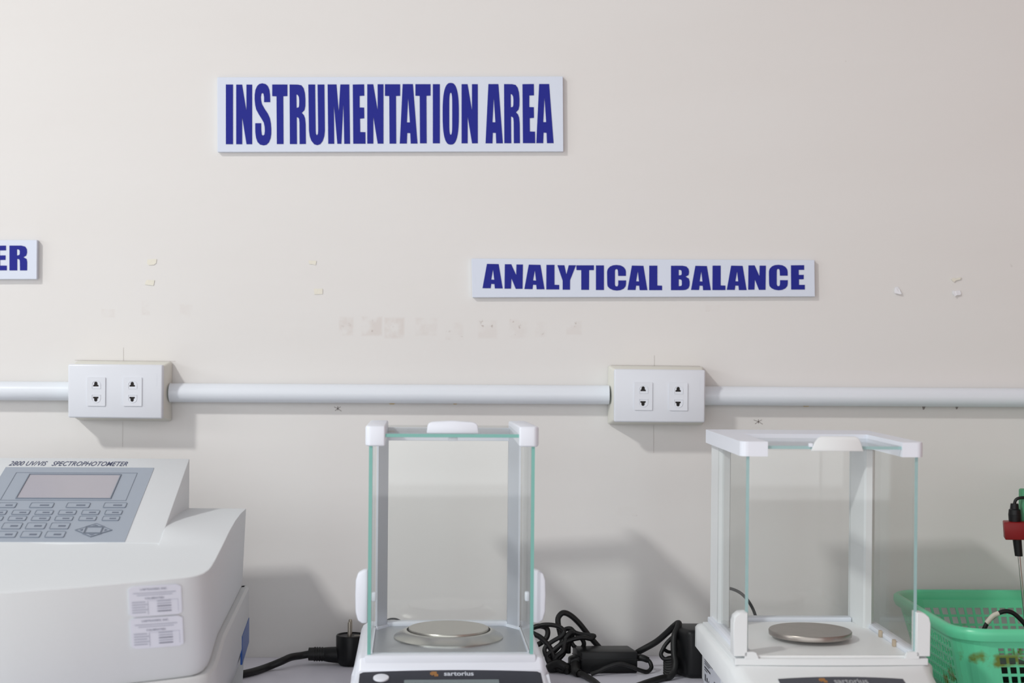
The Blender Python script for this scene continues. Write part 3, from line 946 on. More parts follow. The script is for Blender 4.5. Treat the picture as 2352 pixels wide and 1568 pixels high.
hp = [(-.0235, .2945), (.0312, .2945), (.0300, .2985), (.0280, .3045), (.0262, .3080), (.0225, .3098), (-.0125, .3098), (-.0160, .3082), (-.0195, .3040), (-.0220, .2985)]
prism('lid_handle', [(x, z + O) for x, z in hp], -.0085, -.0035, 'y', 'offwhite', tg, bevel=.0008, smooth=40)
box('lid_stop', -.0255, -.0215, -.006, -.001, .2985 + O, .3025 + O, 'white', tg, bevel=.0005)
lathe('pan_support', [(.014, .080), (.014, .0845)], (.0, .09, O), 'oldsteel', b2, n=24)
lathe('weighing_pan', [(.0440, .0842), (.0452, .0848), (.0455, .0892), (.0448, .0902), (.0, .0904)], (.0, .09, O), 'oldsteel', b2, n=96)
z2 = lambda y: .0655 + O + (y + .03) * .2215
cp = deck_panel('control_panel', arc_panel(-.0640, .0660, -.0345, .0050, -.098, .0005), z2, .0006, 'console2', b2)
logo(cp, -.0222, -.0140, -.0485, -.0385, z2, 'orange', .0009)
lying('brand_lettering', 'sartorius', -.0072, .0275, -.0510, -.0400, z2, 'printdim', cp, text=True, lift=.0009, bold=.02)
# rating label low on the left flank
lb = mk('rating_label', [(-.1002, .195, .004), (-.1002, .085, .004), (-.1002, .085, .0375), (-.1002, .195, .0375),
                         (-.0995, .195, .004), (-.0995, .085, .004), (-.0995, .085, .0375), (-.0995, .195, .0375)], BOXF, 'label2', b2)
fv, ff = [], []


def flank_bar(y0, y1, z0, z1):
    b = len(fv)
    fv.extend([(-.1004, y0, z0), (-.1004, y1, z0), (-.1004, y1, z1), (-.1004, y0, z1)])
    ff.append((b, b + 1, b + 2, b + 3))


for (y0, y1, z0, z1) in ((.19, .135, .0335, .0345), (.19, .15, .0312, .0322), (.19, .16, .029, .030), (.19, .15, .0245, .0265), (.19, .17, .022, .0232),
                         (.187, .180, .010, .018), (.175, .168, .011, .016), (.162, .158, .010, .015)):
    flank_bar(y0, y1, z0, z1)
lp = mk('label_print', fv, ff, 'labelprint', lb)
lp['kind'] = 'stuff'
tv, tf = text_geo('CE', bold=.0)
mk('label_lettering', [(-.1004, .127 - a * .012, .0125 + b * .010) for a, b in tv], tf, 'labelprint', lb)

# ------------------------------------------------------------------ spectrophotometer
sp = empty('spectrophotometer', (-.3155, -.1505, .8539), math.radians(3.0),
           'large pale grey spectrophotometer with sloping keypad console at the left picture edge', 'instrument')
SZ = .8440
sp.scale = (.976, .976, .976)
bpy.context.view_layer.update()
WID = .50
FC = [(0, .295), (-.0008, .312), (-.004, .328), (-.0085, .336), (-.0145, .3415), (-.022, .3455), (-.045, .3555), (-.073, .3665), (-.12, .385), (-.175, .403), (-.215, .411), (-.25, .413)]


def lerp_tab(tab, x):
    if x <= tab[0][0]: return tab[0][1]
    for (a, za), (b, zb) in zip(tab[:-1], tab[1:]):
        if x <= b:
            return za + (zb - za) * (x - a) / (b - a)
    return tab[-1][1]


FCs = sorted([(x, l) for x, l in FC] + [(-WID - x, l) for x, l in FC[:-1]])


def front_l(x):
    return lerp_tab(FCs, x)


ZS = [(0, 1.049), (.05, 1.0488), (.10, 1.0462), (.15, 1.0410), (.20, 1.0335), (.27, 1.0240), (.345, 1.0170), (.415, 1.0105)]
ZB = [(0, 1.0495), (.06, 1.0505), (.11, 1.0508), (.145, 1.0492), (.17, 1.0462), (.188, 1.0415), (.2, 1.0355), (.212, 1.0312), (.27, 1.0240), (.345, 1.0170), (.415, 1.0105)]


def top_z(l, x=-.3):
    if x < -.07:
        return min(lerp_tab(ZB, l), 1.1075 - .3745 * l if l < .2045 else 9) - SZ
    k = max(0.0, min(1.0, -x / .069))
    return lerp_tab(ZB, l) * k + lerp_tab(ZS, l) * (1 - k) - SZ
seam_z = lambda l: .955 - .088 * l - .014 * max(0.0, min(1.0, (l - .22) / .12)) - SZ
cols = sorted({x for x, l in FCs} | {-.034, -.056, -.069, -.0705, -.30, -.40})
rows = 26
vs, fs = [], []
for x in cols:
    L_ = front_l(x)
    for j in range(rows + 1):
        l = L_ * j / rows
        vs.append((x, -l, top_z(l, x)))
R1 = rows + 1
for i in range(len(cols) - 1):
    for j in range(rows):
        fs.append((i * R1 + j, (i + 1) * R1 + j, (i + 1) * R1 + j + 1, i * R1 + j + 1))
nc = len(cols)
outl = [(nc - 1) * R1 + j for j in range(R1)] + [i * R1 + rows for i in range(nc - 2, -1, -1)] + [j for j in range(rows - 1, -1, -1)] + [i * R1 for i in range(1, nc - 1)]
b = len(vs)
for k in outl:
    x, y, z = vs[k]
    back = 0.034 * max(0.0, min(1.0, (-y - .22) / .12))
    vs.append((x - (.004 if x > -.1 else -.004), y + back, seam_z(-y)))
m = len(outl)
for i in range(m):
    fs.append((outl[i], outl[(i + 1) % m], b + (i + 1) % m, b + i))
fs.append(tuple(b + i for i in range(m)))
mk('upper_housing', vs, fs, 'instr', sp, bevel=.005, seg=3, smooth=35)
# lower base: bulging tray below the seam
ring0 = [Vector((vs[k][0], vs[k][1])) for k in outl]
nrm = []
for i in range(m):
    t = ring0[(i + 1) % m] - ring0[i - 1]
    nn = Vector((t.y, -t.x))
    nn = nn.normalized() if nn.length else Vector((0, 0))
    nrm.append(nn)
cen = Vector((-WID / 2, -.2))
if sum((ring0[i] - cen).dot(nrm[i]) for i in range(m)) < 0:
    nrm = [-q for q in nrm]
secs = []
for off, zfun in ((-.006, lambda s: s - .0004), (.0015, lambda s: s - .0004), (.0042, lambda s: s - .0035), (.0045, lambda s: s * .78), (.0045, lambda s: s * .45), (-.003, lambda s: s * .2), (-.016, lambda s: -.0085)):
    secs.append([(ring0[i].x + nrm[i].x * off, ring0[i].y + nrm[i].y * off + .034 * max(0.0, min(1.0, (-ring0[i].y - .22) / .12)), zfun(seam_z(-ring0[i].y))) for i in range(m)])
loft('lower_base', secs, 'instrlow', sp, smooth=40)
# console wedge
XR = -.069
cz = lambda l: 1.110 - .3745 * l - SZ
prism('console', [(0, 1.02 - SZ), (0, 1.1095 - SZ), (-.0012, cz(.0012)), (-.2045, cz(.2045)), (-.2045, 1.02 - SZ)], -.43, XR, 'x', 'instr', sp, bevel=.0015, smooth=40)
con = [o for o in sp.children if o.name.startswith('console')][0]


def on_console(name, outlines, lo, hi, mat, parent):
    """Shape in (x, l) lying on the sloping console, from lo to hi above it."""
    v2, f2 = fill2d(outlines, .5)
    return mk(name, [(v.x, -v.y, cz(v.y) + (hi if v.z > 0 else lo)) for v in v2], f2, mat, parent)


def on_px(u, v):
    """x,l on the console seen at photo u, v (for reading off key positions)."""
    o = cam.location
    q = W(u, v, -1.0) - o
    inv = chain_matrix(sp).inverted()
    p0, p1 = inv @ o, inv @ (o + q)
    d = p1 - p0
    # plane z = cz(0) + .3745*y   (y = -l)
    t = (cz(0) + .3745 * p0.y - p0.z) / (d.z - .3745 * d.y)
    p = p0 + d * t
    return p.x, -p.y


OVT = on_px(200, 1074.2)[1]
XL = -.2826
ov = on_console('keypad_overlay', [[(XL, OVT), (-.107, OVT), (-.107, .2030), (XL, .2030)]], -.0005, .0006, 'overlay', con)
def ring_rect(x0, x1, l0, l1, w):
    return [[(x0, l0), (x1, l0), (x1, l1), (x0, l1)], [(x0 + w, l0 + w), (x1 - w, l0 + w), (x1 - w, l1 - w), (x0 + w, l1 - w)]]


def px_rect(u0, u1, v0, v1):
    vm = (v0 + v1) / 2
    um = (u0 + u1) / 2
    return on_px(u0, vm)[0], on_px(u1, vm)[0], on_px(um, v0)[1], on_px(um, v1)[1]


s0, s1, l0, l1 = px_rect(53, 265, 1091.5, 1146)
scr = on_console('screen', [[(s0, l0), (s1, l0), (s1, l1), (s0, l1)]], -.001, .0008, 'lcd', ov)
on_console('screen_frame', ring_rect(s0 - .001, s1 + .001, l0 - .001, l1 + .001, .0011), .0005, .0016, 'keyline', scr)
q0, q1, m0, m1 = px_rect(18, 303, 1086.5, 1150.5)
on_console('border_line', ring_rect(q0, q1, m0, m1, .0007), .0005, .0009, 'keyline', ov)
k3 = 1930 / 320
KR = [(735, [(-30, 225), (415, 742), (920, 1245), (1435, 1752)], 32), (835, [(-160, 90), (165, 412), (485, 735), (808, 1055), (1130, 1378), (1452, 1692)], 28),
      (918, [(-210, 40), (112, 365), (435, 690), (760, 1010), (1090, 1335), (1415, 1655)], 28),
      (1022, [(30, 300), (360, 632), (695, 962)], 40), (1140, [(-45, 228), (290, 565), (630, 900)], 40)]
for (yc, ks, hh) in KR:
    for (a, c) in ks:
        skew = hh * .35
        x0, x1, a0, a1 = px_rect(a / k3 + 1, c / k3 - 1, 1040 + (yc - hh) / k3, 1040 + (yc + hh) / k3)
        if x0 < XL + .004:
            continue
        key = on_console('key', [rrect(x0, x1, a0, a1, .0012, 2)], .0004, .0011, 'overlay', ov)
        on_console('key_outline', [rrect(x0 - .0004, x1 + .0004, a0 - .0004, a1 + .0004, .0014, 2), rrect(x0 + .0003, x1 - .0003, a0 + .0003, a1 - .0003, .001, 2)], .0004, .0014, 'keyline', key)
        if yc != 1140 or True:
            w_ = (x1 - x0)
            on_console('key_legend', [[(x0 + w_ * .42, a0 + (a1 - a0) * .40), (x0 + w_ * .82, a0 + (a1 - a0) * .40), (x0 + w_ * .82, a0 + (a1 - a0) * .66), (x0 + w_ * .42, a0 + (a1 - a0) * .66)]], .0009, .0013, 'keytext', key)
# arrow key cluster
cx, cl = on_px(215, 1219)
rx, rl = .0205, .0150
for ang in range(4):
    dx, dl = [(1, 0), (0, 1), (-1, 0), (0, -1)][ang]
    if dx:
        tri = [(cx + dx * rx, cl), (cx + dx * rx * .45, cl - rl * .52), (cx + dx * rx * .45, cl + rl * .52)]
    else:
        tri = [(cx, cl + dl * rl), (cx - rx * .52, cl + dl * rl * .52), (cx + rx * .52, cl + dl * rl * .52)]
    g = Vector((sum(p[0] for p in tri) / 3, sum(p[1] for p in tri) / 3))
    tri_i = [((p[0] - g.x) * .78 + g.x, (p[1] - g.y) * .78 + g.y) for p in tri]
    key = on_console('arrow_key', [tri], .0004, .0010, 'overlay', ov)
    on_console('key_outline', [tri, tri_i], .0004, .0014, 'keyline', key)
    d2 = [((p[0] - g.x) * .3 + g.x, (p[1] - g.y) * .3 + g.y) for p in tri]
    on_console('key_legend', [d2], .0009, .0013, 'keytext', key)
kk = on_console('key', [rrect(cx - .0088, cx + .0088, cl - .0065, cl + .0065, .001, 2)], .0004, .0010, 'overlay', ov)
on_console('key_outline', ring_rect(cx - .0088, cx + .0088, cl - .0065, cl + .0065, .0009), .0004, .0014, 'keyline', kk)
# title lettering above the overlay
xa0, la0 = on_px(19, 1069.3)
xb0, lb0 = on_px(295, 1060.5)
tv, tf = text_geo('2800 UV/VIS   SPECTROPHOTOMETER', bold=.002, shear=.25)
mk('title_lettering', [(xa0 + a * (xb0 - xa0), -(la0 + b_ * (lb0 - la0)), cz(la0 + b_ * (lb0 - la0)) + .0004) for a, b_ in tv], tf, 'navy', con)
# small worn badge below the overlay
zt_ = lambda l: top_z(l)
bl = [(-.30, .2085), (-.2640, .2085), (-.2640, .2240), (-.30, .2240)]
mk('badge', [(x, -l, zt_(l) + .0012) for x, l in bl] + [(x, -l, zt_(l) - .002) for x, l in bl], [(0, 1, 2, 3), (7, 6, 5, 4), (0, 4, 5, 1), (1, 5, 6, 2), (2, 6, 7, 3), (3, 7, 4, 0)], 'brownlabel', sp)


# calibration stickers on the bowed front
def front_map(x, z, off):
    t = max(0.0, min(1.0, (1.0145 - z) / .1045))
    return (x, -front_l(x) - off - .0006 + .034 * t, z - SZ)


def sticker(x0, x1, z0, z1, lab):
    nx = 8
    o2 = rrect(0, 1, 0, 1, .05, 3)
    v2, f2 = fill2d([rrect(x0, x1, z0, z1, .0022, 3)], .5)
    # flat rounded patch bent onto the front by columns
    n = 12
    vs, fs = [], []
    for i in range(n + 1):
        t = i / n
        x = x0 + (x1 - x0) * t
        e = min(t, 1 - t) * (x1 - x0)
        cut = .0022 - math.sqrt(max(0, .0022 ** 2 - max(0, .0022 - e) ** 2)) if e < .0022 else 0
        for z, off in ((z0 + cut, .0007), (z1 - cut, .0007), (z1 - cut, -.001), (z0 + cut, -.001)):
            vs.append(front_map(x, z, off))
    for i in range(n):
        for k in range(4):
            fs.append((i * 4 + k, i * 4 + (k + 1) % 4, (i + 1) * 4 + (k + 1) % 4, (i + 1) * 4 + k))
    fs.append((0, 1, 2, 3)); fs.append(tuple(n * 4 + k for k in range(4)))
    s = mk('calibration_sticker', vs, fs, 'sticker', sp, label=lab)

    def words(body, a0, a1, b0, b1, mat='stickprint', bold=.01):
        tv, tf = text_geo(body, bold=bold)
        mk('sticker_lettering', [front_map(x0 + (a0 + a * (a1 - a0)) * (x1 - x0), z0 + (b0 + b * (b1 - b0)) * (z1 - z0), .0011) for a, b in tv], tf, mat, s)
    words('LABTRADERS, INC.', .22, .74, .855, .925)
    words('CALIBRATED', .30, .67, .565, .625)
    bars = [(.08, .90, .76, .785, 'f'), (.15, .83, .69, .715, 'f')]
    for r in range(5):
        zz = .46 - r * .085
        bars += [(.05, .05 + .26 + .03 * (r % 2), zz, zz + .035, 'f'), (.53, .53 + .27, zz + .01, zz + .045, 'p' if r in (2, 4) else 'f')]
    bars += [(.35, .357, .06, .50, 'p'), (.93, .936, .10, .52, 'f'), (.35, .936, .51, .518, 'f')]
    for key, mat in (('p', 'stickprint'), ('f', 'stickfaint')):
        fv, ff = [], []
        for (a, b, c, d, kk_) in bars:
            if kk_ != key: continue
            st = 4
            for i in range(st):
                q = len(fv)
                xa_, xb_ = x0 + (a + (b - a) * i / st) * (x1 - x0), x0 + (a + (b - a) * (i + 1) / st) * (x1 - x0)
                za_, zb_ = z0 + c * (z1 - z0), z0 + d * (z1 - z0)
                fv += [front_map(xa_, za_, .001), front_map(xb_, za_, .001), front_map(xb_, zb_, .001), front_map(xa_, zb_, .001)]
                ff.append((q, q + 1, q + 2, q + 3))
        o = mk('sticker_print', fv, ff, mat, s)
        o['kind'] = 'stuff'


sticker(-.0715, -.0235, .9795, 1.0110, 'upper white calibration sticker')
sticker(-.0715, -.0235, .9455, .9780, 'lower white calibration sticker')
# blue label on the lower right flank
mk('blue_label', [(.0052, -.002, .916 - SZ), (.0052, -.070, .906 - SZ), (.0052, -.070, .8725 - SZ), (.0052, -.002, .886 - SZ),
                  (.003, -.002, .916 - SZ), (.003, -.070, .906 - SZ), (.003, -.070, .8725 - SZ), (.003, -.002, .886 - SZ)], BOXF, 'blue', sp, label='glossy blue label')


# ------------------------------------------------------------------ black plug and its cord
def lay(u, v, r):
    """Point of a cord of radius r resting on the bench at photo u, v."""
    y = -.1
    for _ in range(30):
        p = W(u, v, y)
        z = BZ(p.x) + r
        d = (CAM_Z - z) / ((CAM_Z - p.z) / (CAM_D + y))
        y = d - CAM_D
    p = W(u, v, y)
    return Vector((p.x, p.y, BZ(p.x) + r))


pc = W(806, 1500, -.047)
pc.z = BZ(pc.x)
pl = empty('power_plug', pc, label='black angled two pin mains plug lying pins up with its cord on the bench', cat='plug')
vs, fs = [], []
lathe('plug_body', [(.014, 0.0), (.0175, .004), (.0185, .010), (.0188, .036), (.0180, .0375), (.0165, .0375), (.0160, .0362), (.0, .0362)], (0, 0, .0005), 'black', pl, n=40)
tube('neck', [(-.010, 0, .012), (-.026, 0, .0125), (-.034, 0, .0130)], lambda t: .0108 - .0022 * t, 'black', pl, sub=4, n=20, flat=.9)
tube('strain_relief', [(-.033, 0, .0130), (-.044, 0, .0130), (-.053, 0, .0130)], lambda t: .0082, 'rubber', pl, sub=0, n=20)
for i in range(4):
    x = -.0355 - i * .0031
    tube('relief_rib', [(x, 0, .0130), (x - .0014, 0, .0130)], .0090, 'rubber', pl, sub=0, n=20)
for y in (.0095, -.0095):
    lathe('pin', [(.0024, .034), (.0024, .0535), (.0018, .0555), (.0, .0558)], (-.0015 - y * .05, y, 0), 'pin', pl, n=16)
box('earth_strip', .004, .0155, -.0018, .0018, .0364, .0372, 'pin', pl)
cp_ = chain_matrix(pl) @ Vector((-.052, 0, .0130))
pts = [cp_, W(692, 1505, -.049), W(668, 1509, -.060), W(645, 1519, -.075), lay(615, 1531, .0047), lay(585, 1541, .0047), lay(560, 1547, .0047), Vector((-.33, -.127, BZ(-.33) + .0047))]
for p in pts:
    p.z = max(p.z, BZ(p.x) + .0047)
tube('cord', pts, .0046, 'rubber', pl, world=True, n=14)


# ------------------------------------------------------------------ brick adapter with its tangle of cable
def cw(pts, ys, r):
    """Cable path read in crop positions (scale 4.9, offset 1200/1360)."""
    out = []
    for i, (a, b_) in enumerate(pts):
        y = ys if isinstance(ys, (int, float)) else ys[0] + (ys[1] - ys[0]) * i / max(1, len(pts) - 1)
        p = W(1200 + a / 4.9, 1360 + b_ / 4.9, y)
        p.z = max(p.z, BZ(p.x) + r)
        out.append(p)
    return out


ad = empty('power_adapter', W(1385, 1530, -.09), label='black brick power adapter with a tangle of cable beside it on the bench', cat='power adapter')
fl_, fr_ = W(1333, 1550, -.104), W(1462, 1546, -.104)
zb_ = BZ(fl_.x) + .0006
ang = math.radians(4)
ex, ey = Vector((math.cos(ang), math.sin(ang), 0)), Vector((-math.sin(ang), math.cos(ang), 0))
o0 = Vector((fl_.x, -.108, zb_))
Lx, Ly, Lz = .0705, .040, .0265
ey2 = ey * Ly + ex * (-.006)
bx = [o0, o0 + ex * Lx, o0 + ex * Lx + ey2, o0 + ey2]
mk('brick', bx + [p + Vector((0, 0, Lz)) for p in bx], BOXF, 'black', ad, world=True, bevel=.0022, seg=2, smooth=40)
mid = [p + Vector((0, 0, Lz * .62)) for p in bx]
mid = [mid[0] - ex * .0003 - ey * .0003, mid[1] + ex * .0003 - ey * .0003, mid[2] + ex * .0003 + ey * .0003, mid[3] - ex * .0003 + ey * .0003]
mk('seam_band', mid + [p + Vector((0, 0, .0008)) for p in mid], BOXF, 'rubber', ad, world=True)
# mains connector pushed into the brick's left end
cA = [o0 + ex * .001 + ey * .004, o0 - ex * .013 + ey * .002, o0 - ex * .013 + ey * .026, o0 + ex * .001 + ey * .03]
mk('connector', [p + Vector((0, 0, .001)) for p in cA] + [p + Vector((0, 0, .021 if i in (0, 3) else .016)) for i, p in enumerate(cA)], BOXF, 'black', ad, world=True, bevel=.002, smooth=40)
s0_ = o0 - ex * .006 + ey * .004 + Vector((0, 0, .010))
sr = [s0_, W(1322, 1540, -.118), W(1330, 1552, -.124), W(1342, 1570, -.135)]
for p in sr: p.z = max(p.z, BZ(p.x) + .0045)
tube('strain_relief', sr[:3], lambda t: .0065 - .0015 * t, 'rubber', ad, world=True, n=14)
tube('cable', sr[1:] + [Vector((.105, -.19, BZ(.1) + .004)), Vector((.11, -.28, BZ(.1) + .004))], .0038, 'rubber', ad, world=True)
R_ = .0033
tang = [
    ([(900, 660), (870, 625), (760, 500), (640, 350), (540, 258), (460, 230), (408, 275), (400, 340), (420, 440), (440, 520), (468, 600), (462, 680), (400, 760), (385, 850)], (-.055, -.085), .0036),
    ([(80, 440), (130, 468), (200, 505), (270, 572), (320, 640), (350, 720), (370, 800), (400, 880)], (-.085, -.10), R_),
    ([(110, 400), (190, 378), (260, 395), (285, 440), (270, 510), (200, 575), (130, 600)], (-.07, -.08), R_),
    ([(180, 385), (230, 366), (330, 366), (420, 390), (468, 440), (440, 490), (340, 550), (272, 600), (248, 650), (270, 720), (330, 800), (360, 880)], (-.078, -.10), .0028),
    ([(470, 425), (500, 410), (545, 410), (600, 455), (700, 478), (798, 487), (800, 500), (770, 522), (680, 508), (560, 530), (440, 580), (350, 650), (275, 712), (300, 800), (340, 880)], (-.072, -.10), .0029),
    ([(540, 450), (545, 540), (580, 605), (640, 635), (688, 600), (680, 540), (610, 470), (550, 425), (500, 405)], (-.068, -.075), .0028),
    ([(515, 680), (520, 590), (560, 480), (555, 450), (520, 470), (450, 560), (370, 650), (300, 720), (330, 830)], (-.08, -.095), R_),
    ([(490, 520), (470, 590), (455, 660), (385, 720), (362, 780), (395, 850), (440, 920), (520, 940)], (-.09, -.105), .0034),
]
for (p, ys, r) in tang:
    tube('cable_loop', cw(p, ys, r), r, 'rubber', ad, world=True, n=10, sub=7)
# low heap of coiled cable under the loops
tube('cable_coil', cw([(330, 800), (420, 840), (500, 900), (430, 950), (340, 900), (310, 840), (400, 800), (500, 860), (480, 930)], (-.085, -.11), .005), .0055, 'rubber', ad, world=True, n=10)
# lead out of the right end: up over and down in front of the second adapter
lead = cw([(1275, 690), (1330, 655), (1500, 560), (1620, 460), (1700, 385), (1742, 352)], (-.075, -.105), .004) + cw([(1760, 352), (1748, 400), (1712, 480), (1703, 600), (1710, 720), (1722, 800), (1700, 900), (1650, 960), (1570, 1005)], (-.108, -.15), .004) + [Vector((.155, -.185, BZ(.155) + .004)), Vector((.12, -.24, BZ(.12) + .004)), Vector((.09, -.32, BZ(.09) + .004))]
tube('supply_cable', lead, .0040, 'rubber', ad, world=True, n=12)
e1 = o0 + ex * Lx + ey2 * .35 + Vector((0, 0, .0165))
sr2 = [e1 - ex * .002] + cw([(1340, 735), (1415, 762)], -.097, .004)
tube('strain_relief', sr2, lambda t: .0046 - .0008 * t, 'rubber', ad, world=True, n=14)
tube('output_lead', [sr2[-1]] + cw([(1440, 795), (1450, 850), (1400, 902), (1300, 868)], (-.099, -.112), .0026) + cw([(1230, 838), (1100, 803), (960, 838), (860, 885), (770, 935)], (-.1135, -.119), .0026), .0026, 'rubber', ad, world=True, n=10)

# ------------------------------------------------------------------ upright wall-wart adapter behind the right balance
a2 = empty('power_adapter', W(1585, 1550, -.1), label='upright rounded black adapter half hidden behind the right balance', cat='power adapter')
c0 = W(1556, 1562, -.135)
z0 = BZ(c0.x) + .0006
pl2 = [(c0.x, -.085), (c0.x - .001, -.115), (c0.x + .012, -.138), (c0.x + .05, -.138), (c0.x + .052, -.085)]
n = len(pl2)
vs = [(x, y, z0) for x, y in pl2] + [(x, y, z0 + .058) for x, y in pl2]
fs = [tuple(range(n)), tuple(range(2 * n - 1, n - 1, -1))] + [(i, (i + 1) % n, n + (i + 1) % n, n + i) for i in range(n)]
mk('adapter_body', vs, fs, 'black', a2, world=True, bevel=.006, seg=4, smooth=50)
for k in range(6):
    yy = 740 + k * 28
    tube('cable_turn', cw([(1700, yy - 10), (1640, yy), (1606, yy + 22), (1625, yy + 44), (1680, yy + 40), (1730, yy + 20)], (-.10 - .003 * k, -.118 - .002 * k), .0024), .0026, 'rubber', a2, world=True, n=8)
tube('cable', cw([(1735, 480), (1690, 505), (1620, 575), (1575, 650), (1560, 705), (1600, 748), (1690, 745)], (-.10, -.112), .0024), .0026, 'rubber', a2, world=True, n=8)
tube('cable', cw([(1590, 640), (1640, 668), (1700, 672)], (-.105, -.10), .0022), .0022, 'rubber', a2, world=True, n=8)

# thin cables behind the balances
pts = [W(860, 1440, -.06), W(888, 1424, -.06), W(903, 1420.5, -.06), W(917, 1424, -.06), W(931, 1436, -.06), W(945, 1470, -.06), W(950, 1500, -.06)]
tag(tube('thin_cable', pts, .0012, 'rubber', sub=6, n=8), 'thin dark cable arching behind the left balance, seen through its glass', 'cable')
pts = [W(1640, 1380, -.1), W(1655, 1355, -.1), W(1676, 1351, -.1), W(1703, 1363, -.1), W(1724, 1388, -.1), W(1737, 1420, -.1), W(1742, 1460, -.1), W(1744, 1495, -.1)]
tag(tube('thin_cable', pts, .0019, 'rubber', sub=6, n=8), 'dark cable arching behind the right balance, seen through its glass', 'cable')

# ------------------------------------------------------------------ green basket
BK = empty('plastic_basket', (.668, -.190, BZ(.668) + .0005), math.radians(2.0),
           'green plastic mesh basket with stained sides in the bottom right corner', 'basket')


def plan(w, d, r, n=10):
    """Rounded rectangle path (centre origin) as list of (x, y, straight?)."""
    pts = []
    segs = [((w / 2 - r, d / 2), (-w / 2 + r, d / 2)), ((-w / 2, d / 2 - r), (-w / 2, -d / 2 + r)), ((-w / 2 + r, -d / 2), (w / 2 - r, -d / 2)), ((w / 2, -d / 2 + r), (w / 2, d / 2 - r))]
    cens = [(-w / 2 + r, d / 2 - r, 90), (-w / 2 + r, -d / 2 + r, 180), (w / 2 - r, -d / 2 + r, 270), (w / 2 - r, d / 2 - r, 0)]
    return segs, cens


def basket_path(nlong, nside):
    """Unit parametrisation shared by all heights: list of functions (w,d,r)->(x,y) and hole flags per span."""
    items = []
    for s in range(4):
        ns = nlong if s % 2 == 0 else nside
        for i in range(ns):
            items.append(('s', s, i / ns))
            items.append(('s', s, i / ns + .30 / ns))
        items.append(('s', s, 1.0))
        for i in range(1, 8):
            items.append(('c', s, i / 8))
    return items


items = basket_path(28, 18)


def at_path(it, w, d, r):
    segs, cens = plan(w, d, r)
    kind, s, t = it
    if kind == 's':
        a, b_ = segs[s]
        return a[0] + (b_[0] - a[0]) * t, a[1] + (b_[1] - a[1]) * t
    cx_, cy_, a0 = cens[s]
    th = math.radians(a0 + 90 * t)
    return cx_ + r * math.cos(th), cy_ + r * math.sin(th)


BH, BW, BD = .0885, .375, .262
zl = [0.0, .006]
z = .0075
while z < .070:
    zl += [z, z + .0066]
    z += .0105
zl = [0.0] + [q for q in [.008 + .0105 * i for i in range(6)] for q in (q, q + .0069)] + [.074, BH]
zl = [0.0]
for i in range(6):
    zl += [.0085 + .0108 * i, .0085 + .0108 * i + .0080]
zl += [BH]
ni = len(items)
vs, fs = [], []
for zz in zl:
    k = zz / BH
    w, d, r = BW - .045 * (1 - k), BD - .045 * (1 - k), .036
    for it in items:
        x, y = at_path(it, w, d, r)
        vs.append((x, y, zz))
for j in range(len(zl) - 1):
    hole_row = (j % 2 == 1) and j < len(zl) - 2
    for i in range(ni):
        a, b_ = items[i], items[(i + 1) % ni]
        is_hole = hole_row and a[0] == 's' and b_[0] == 's' and a[1] == b_[1] and (b_[2] - a[2]) * (28 if a[1] % 2 == 0 else 18) > .5
        if is_hole:
            continue
        fs.append((j * ni + i, j * ni + (i + 1) % ni, (j + 1) * ni + (i + 1) % ni, (j + 1) * ni + i))
fs.append(tuple(range(ni)))
bw = mk('basket_body', vs, fs, 'basket', BK)
md = bw.modifiers.new('thickness', 'SOLIDIFY'); md.thickness = .0013; md.offset = 1
# rolled rim
prof = [(-.002, -.010), (.0035, -.0100), (.0062, -.004), (.0058, .0015), (.0030, .0035), (-.0010, .0030), (-.0028, .0005)]
vs, fs = [], []
items_r = [('s', s, 0.0) if False else it for it in basket_path(6, 4) for s in (0,)]
nr = len(items_r)
for it in items_r:
    x, y = at_path(it, BW, BD, .036)
    x2, y2 = at_path(it, BW + .02, BD + .02, .046)
    nx_, ny_ = x2 - x, y2 - y
    ll = math.hypot(nx_, ny_)
    nx_, ny_ = nx_ / ll, ny_ / ll
    for o_, h_ in prof:
        vs.append((x + nx_ * o_, y + ny_ * o_, BH + h_))
npf = len(prof)
for i in range(nr):
    for k in range(npf):
        fs.append((i * npf + k, i * npf + (k + 1) % npf, ((i + 1) % nr) * npf + (k + 1) % npf, ((i + 1) % nr) * npf + k))
mk('rim', vs, fs, 'basket', BK, smooth=60)

# black cable and adapter lying in the basket
ca = empty('looped_cable', W(2330, 1500, -.2), label='black cable with a pale marker sleeve looped inside the green basket', cat='cable')
ya = -.235
pts = [W(2259, 1500, ya), W(2258, 1462, ya), W(2262, 1441, ya), W(2275, 1421, ya), W(2300, 1405, ya), W(2322, 1405, ya), W(2342, 1420, ya), W(2358, 1440, ya), W(2375, 1480, ya), W(2385, 1530, ya)]
tube('cable', pts, .0026, 'rubber', ca, world=True)
tube('marker_sleeve', [W(2266, 1431, ya - .0003), W(2280, 1415, ya - .0003), W(2294, 1408, ya - .0003)], .0030, 'cuff', ca, world=True, n=12)
p0 = W(2320, 1530, -.21)
tube('cable', [Vector((.50, -.23, BZ(.5) + .01)), Vector((.54, -.26, BZ(.5) + .012)), Vector((.59, -.25, BZ(.5) + .02)), Vector((.60, -.20, BZ(.5) + .012)), Vector((.56, -.17, BZ(.5) + .012)), Vector((.51, -.2, BZ(.5) + .014)), Vector((.52, -.24, BZ(.5) + .02)), Vector((.58, -.26, BZ(.5) + .014))], .003, 'rubber', ca, world=True)
ab = empty('power_adapter', (.565, -.215, BZ(.56) + .003), math.radians(12), 'black adapter lying in the green basket behind its front mesh', 'power adapter')
box('adapter_body', -.03, .03, -.02, .02, 0, .034, 'black', ab, bevel=.004, seg=3)
tube('lead', [(-.03, 0, .018), (-.04, .002, .016), (-.048, .01, .006)], .0028, 'rubber', ab)

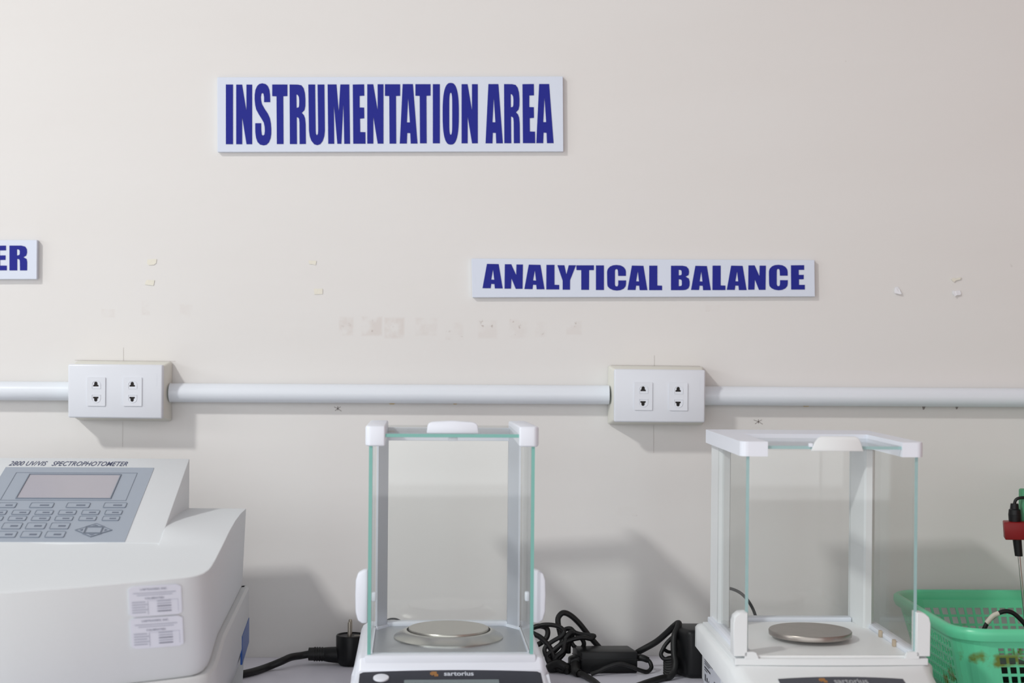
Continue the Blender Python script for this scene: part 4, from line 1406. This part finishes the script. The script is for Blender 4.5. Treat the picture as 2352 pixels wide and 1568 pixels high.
# ------------------------------------------------------------------ electrode in its red clamp on a green arm
ye = -.215
st = empty('electrode_stand', (.70, -.03, BZ(.70)), label='green armed electrode stand with a red clamp at the right picture edge', cat='stand')
box('base_plate', -.03, .03, -.012, .018, .0006, .012, 'black', st, bevel=.003)
tube('post', [(0, 0.0, .011), (0, 0.0, .335)], .006, 'steel', st, sub=0, n=20)
box('top_joint', -.012, .012, -.014, .012, .318, .345, 'greenarm', st, bevel=.003)
ga, gb = W(2346.5, 1123, ye + .004), W(2346.5, 1200, ye + .004)
mk('drop_arm', boxv(ga.x, ga.x + .022, ye + .002, ye + .016, gb.z - .004, ga.z), BOXF, 'greenarm', st, world=True, bevel=.002, smooth=40)
hz = ga.z - .012
pp = [Vector((ga.x + .011, ye + .010, hz)), Vector((.70, -.030, hz))]
tube('cross_arm', pp, .007, 'greenarm', st, sub=0, n=16, world=True)
tl, br = W(2298, 1198.5, ye), W(2352, 1237, ye)
xr = br.x + .03
cl_ = [(tl.x + .0005, ye - .011), (xr, ye - .011), (xr, ye + .012), (tl.x + .006, ye + .012)]
n = 4
zt2, zb2 = tl.z + .001, W(2300, 1237, ye).z
vs = [(x + (.0015 if i in (0, 3) else 0), y, zb2) for i, (x, y) in enumerate(cl_)] + [(x, y, zt2) for x, y in cl_]
mk('clamp', vs, BOXF, 'red', st, world=True, bevel=.0015, smooth=40)

el = empty('electrode', W(2350, 1400, ye), label='thin metal probe with black cap hanging from the red clamp', cat='electrode')


def lean(pts, name, rs, mat, n=20):
    vs, fs = [], []
    P = [W(u, v, ye) for u, v in pts]
    for p, r in zip(P, rs):
        for k in range(n):
            t = 2 * math.pi * k / n
            vs.append(p + Vector((r * math.cos(t), r * math.sin(t), 0)))
    for i in range(len(P) - 1):
        for k in range(n):
            fs.append((i * n + k, i * n + (k + 1) % n, (i + 1) * n + (k + 1) % n, (i + 1) * n + k))
    fs.append(tuple(range(n))); fs.append(tuple(range((len(P) - 1) * n, len(P) * n)))
    mk(name, vs, fs, mat, el, world=True, smooth=35)


lean([(2330, 1156), (2330, 1168), (2330.5, 1170), (2330.5, 1180)], 'gland', [.0044, .0050, .0066, .0070], 'black')
lean([(2330.5, 1180), (2331, 1197.5)], 'cap', [.0072, .0068], 'black')
lean([(2336, 1237.5), (2340, 1276.5)], 'sleeve', [.0051, .0044], 'black')
lean([(2340.5, 1276.5), (2352, 1400), (2356, 1445)], 'rod', [.0016, .0013, .0012], 'steel', 14)
tube('lead', [W(2330, 1157, ye), W(2333, 1148, ye), W(2341, 1143.5, ye), W(2356, 1143, ye + .004), W(2385, 1150, ye + .03), W(2400, 1190, ye + .05)], .0018, 'rubber', el, world=True)
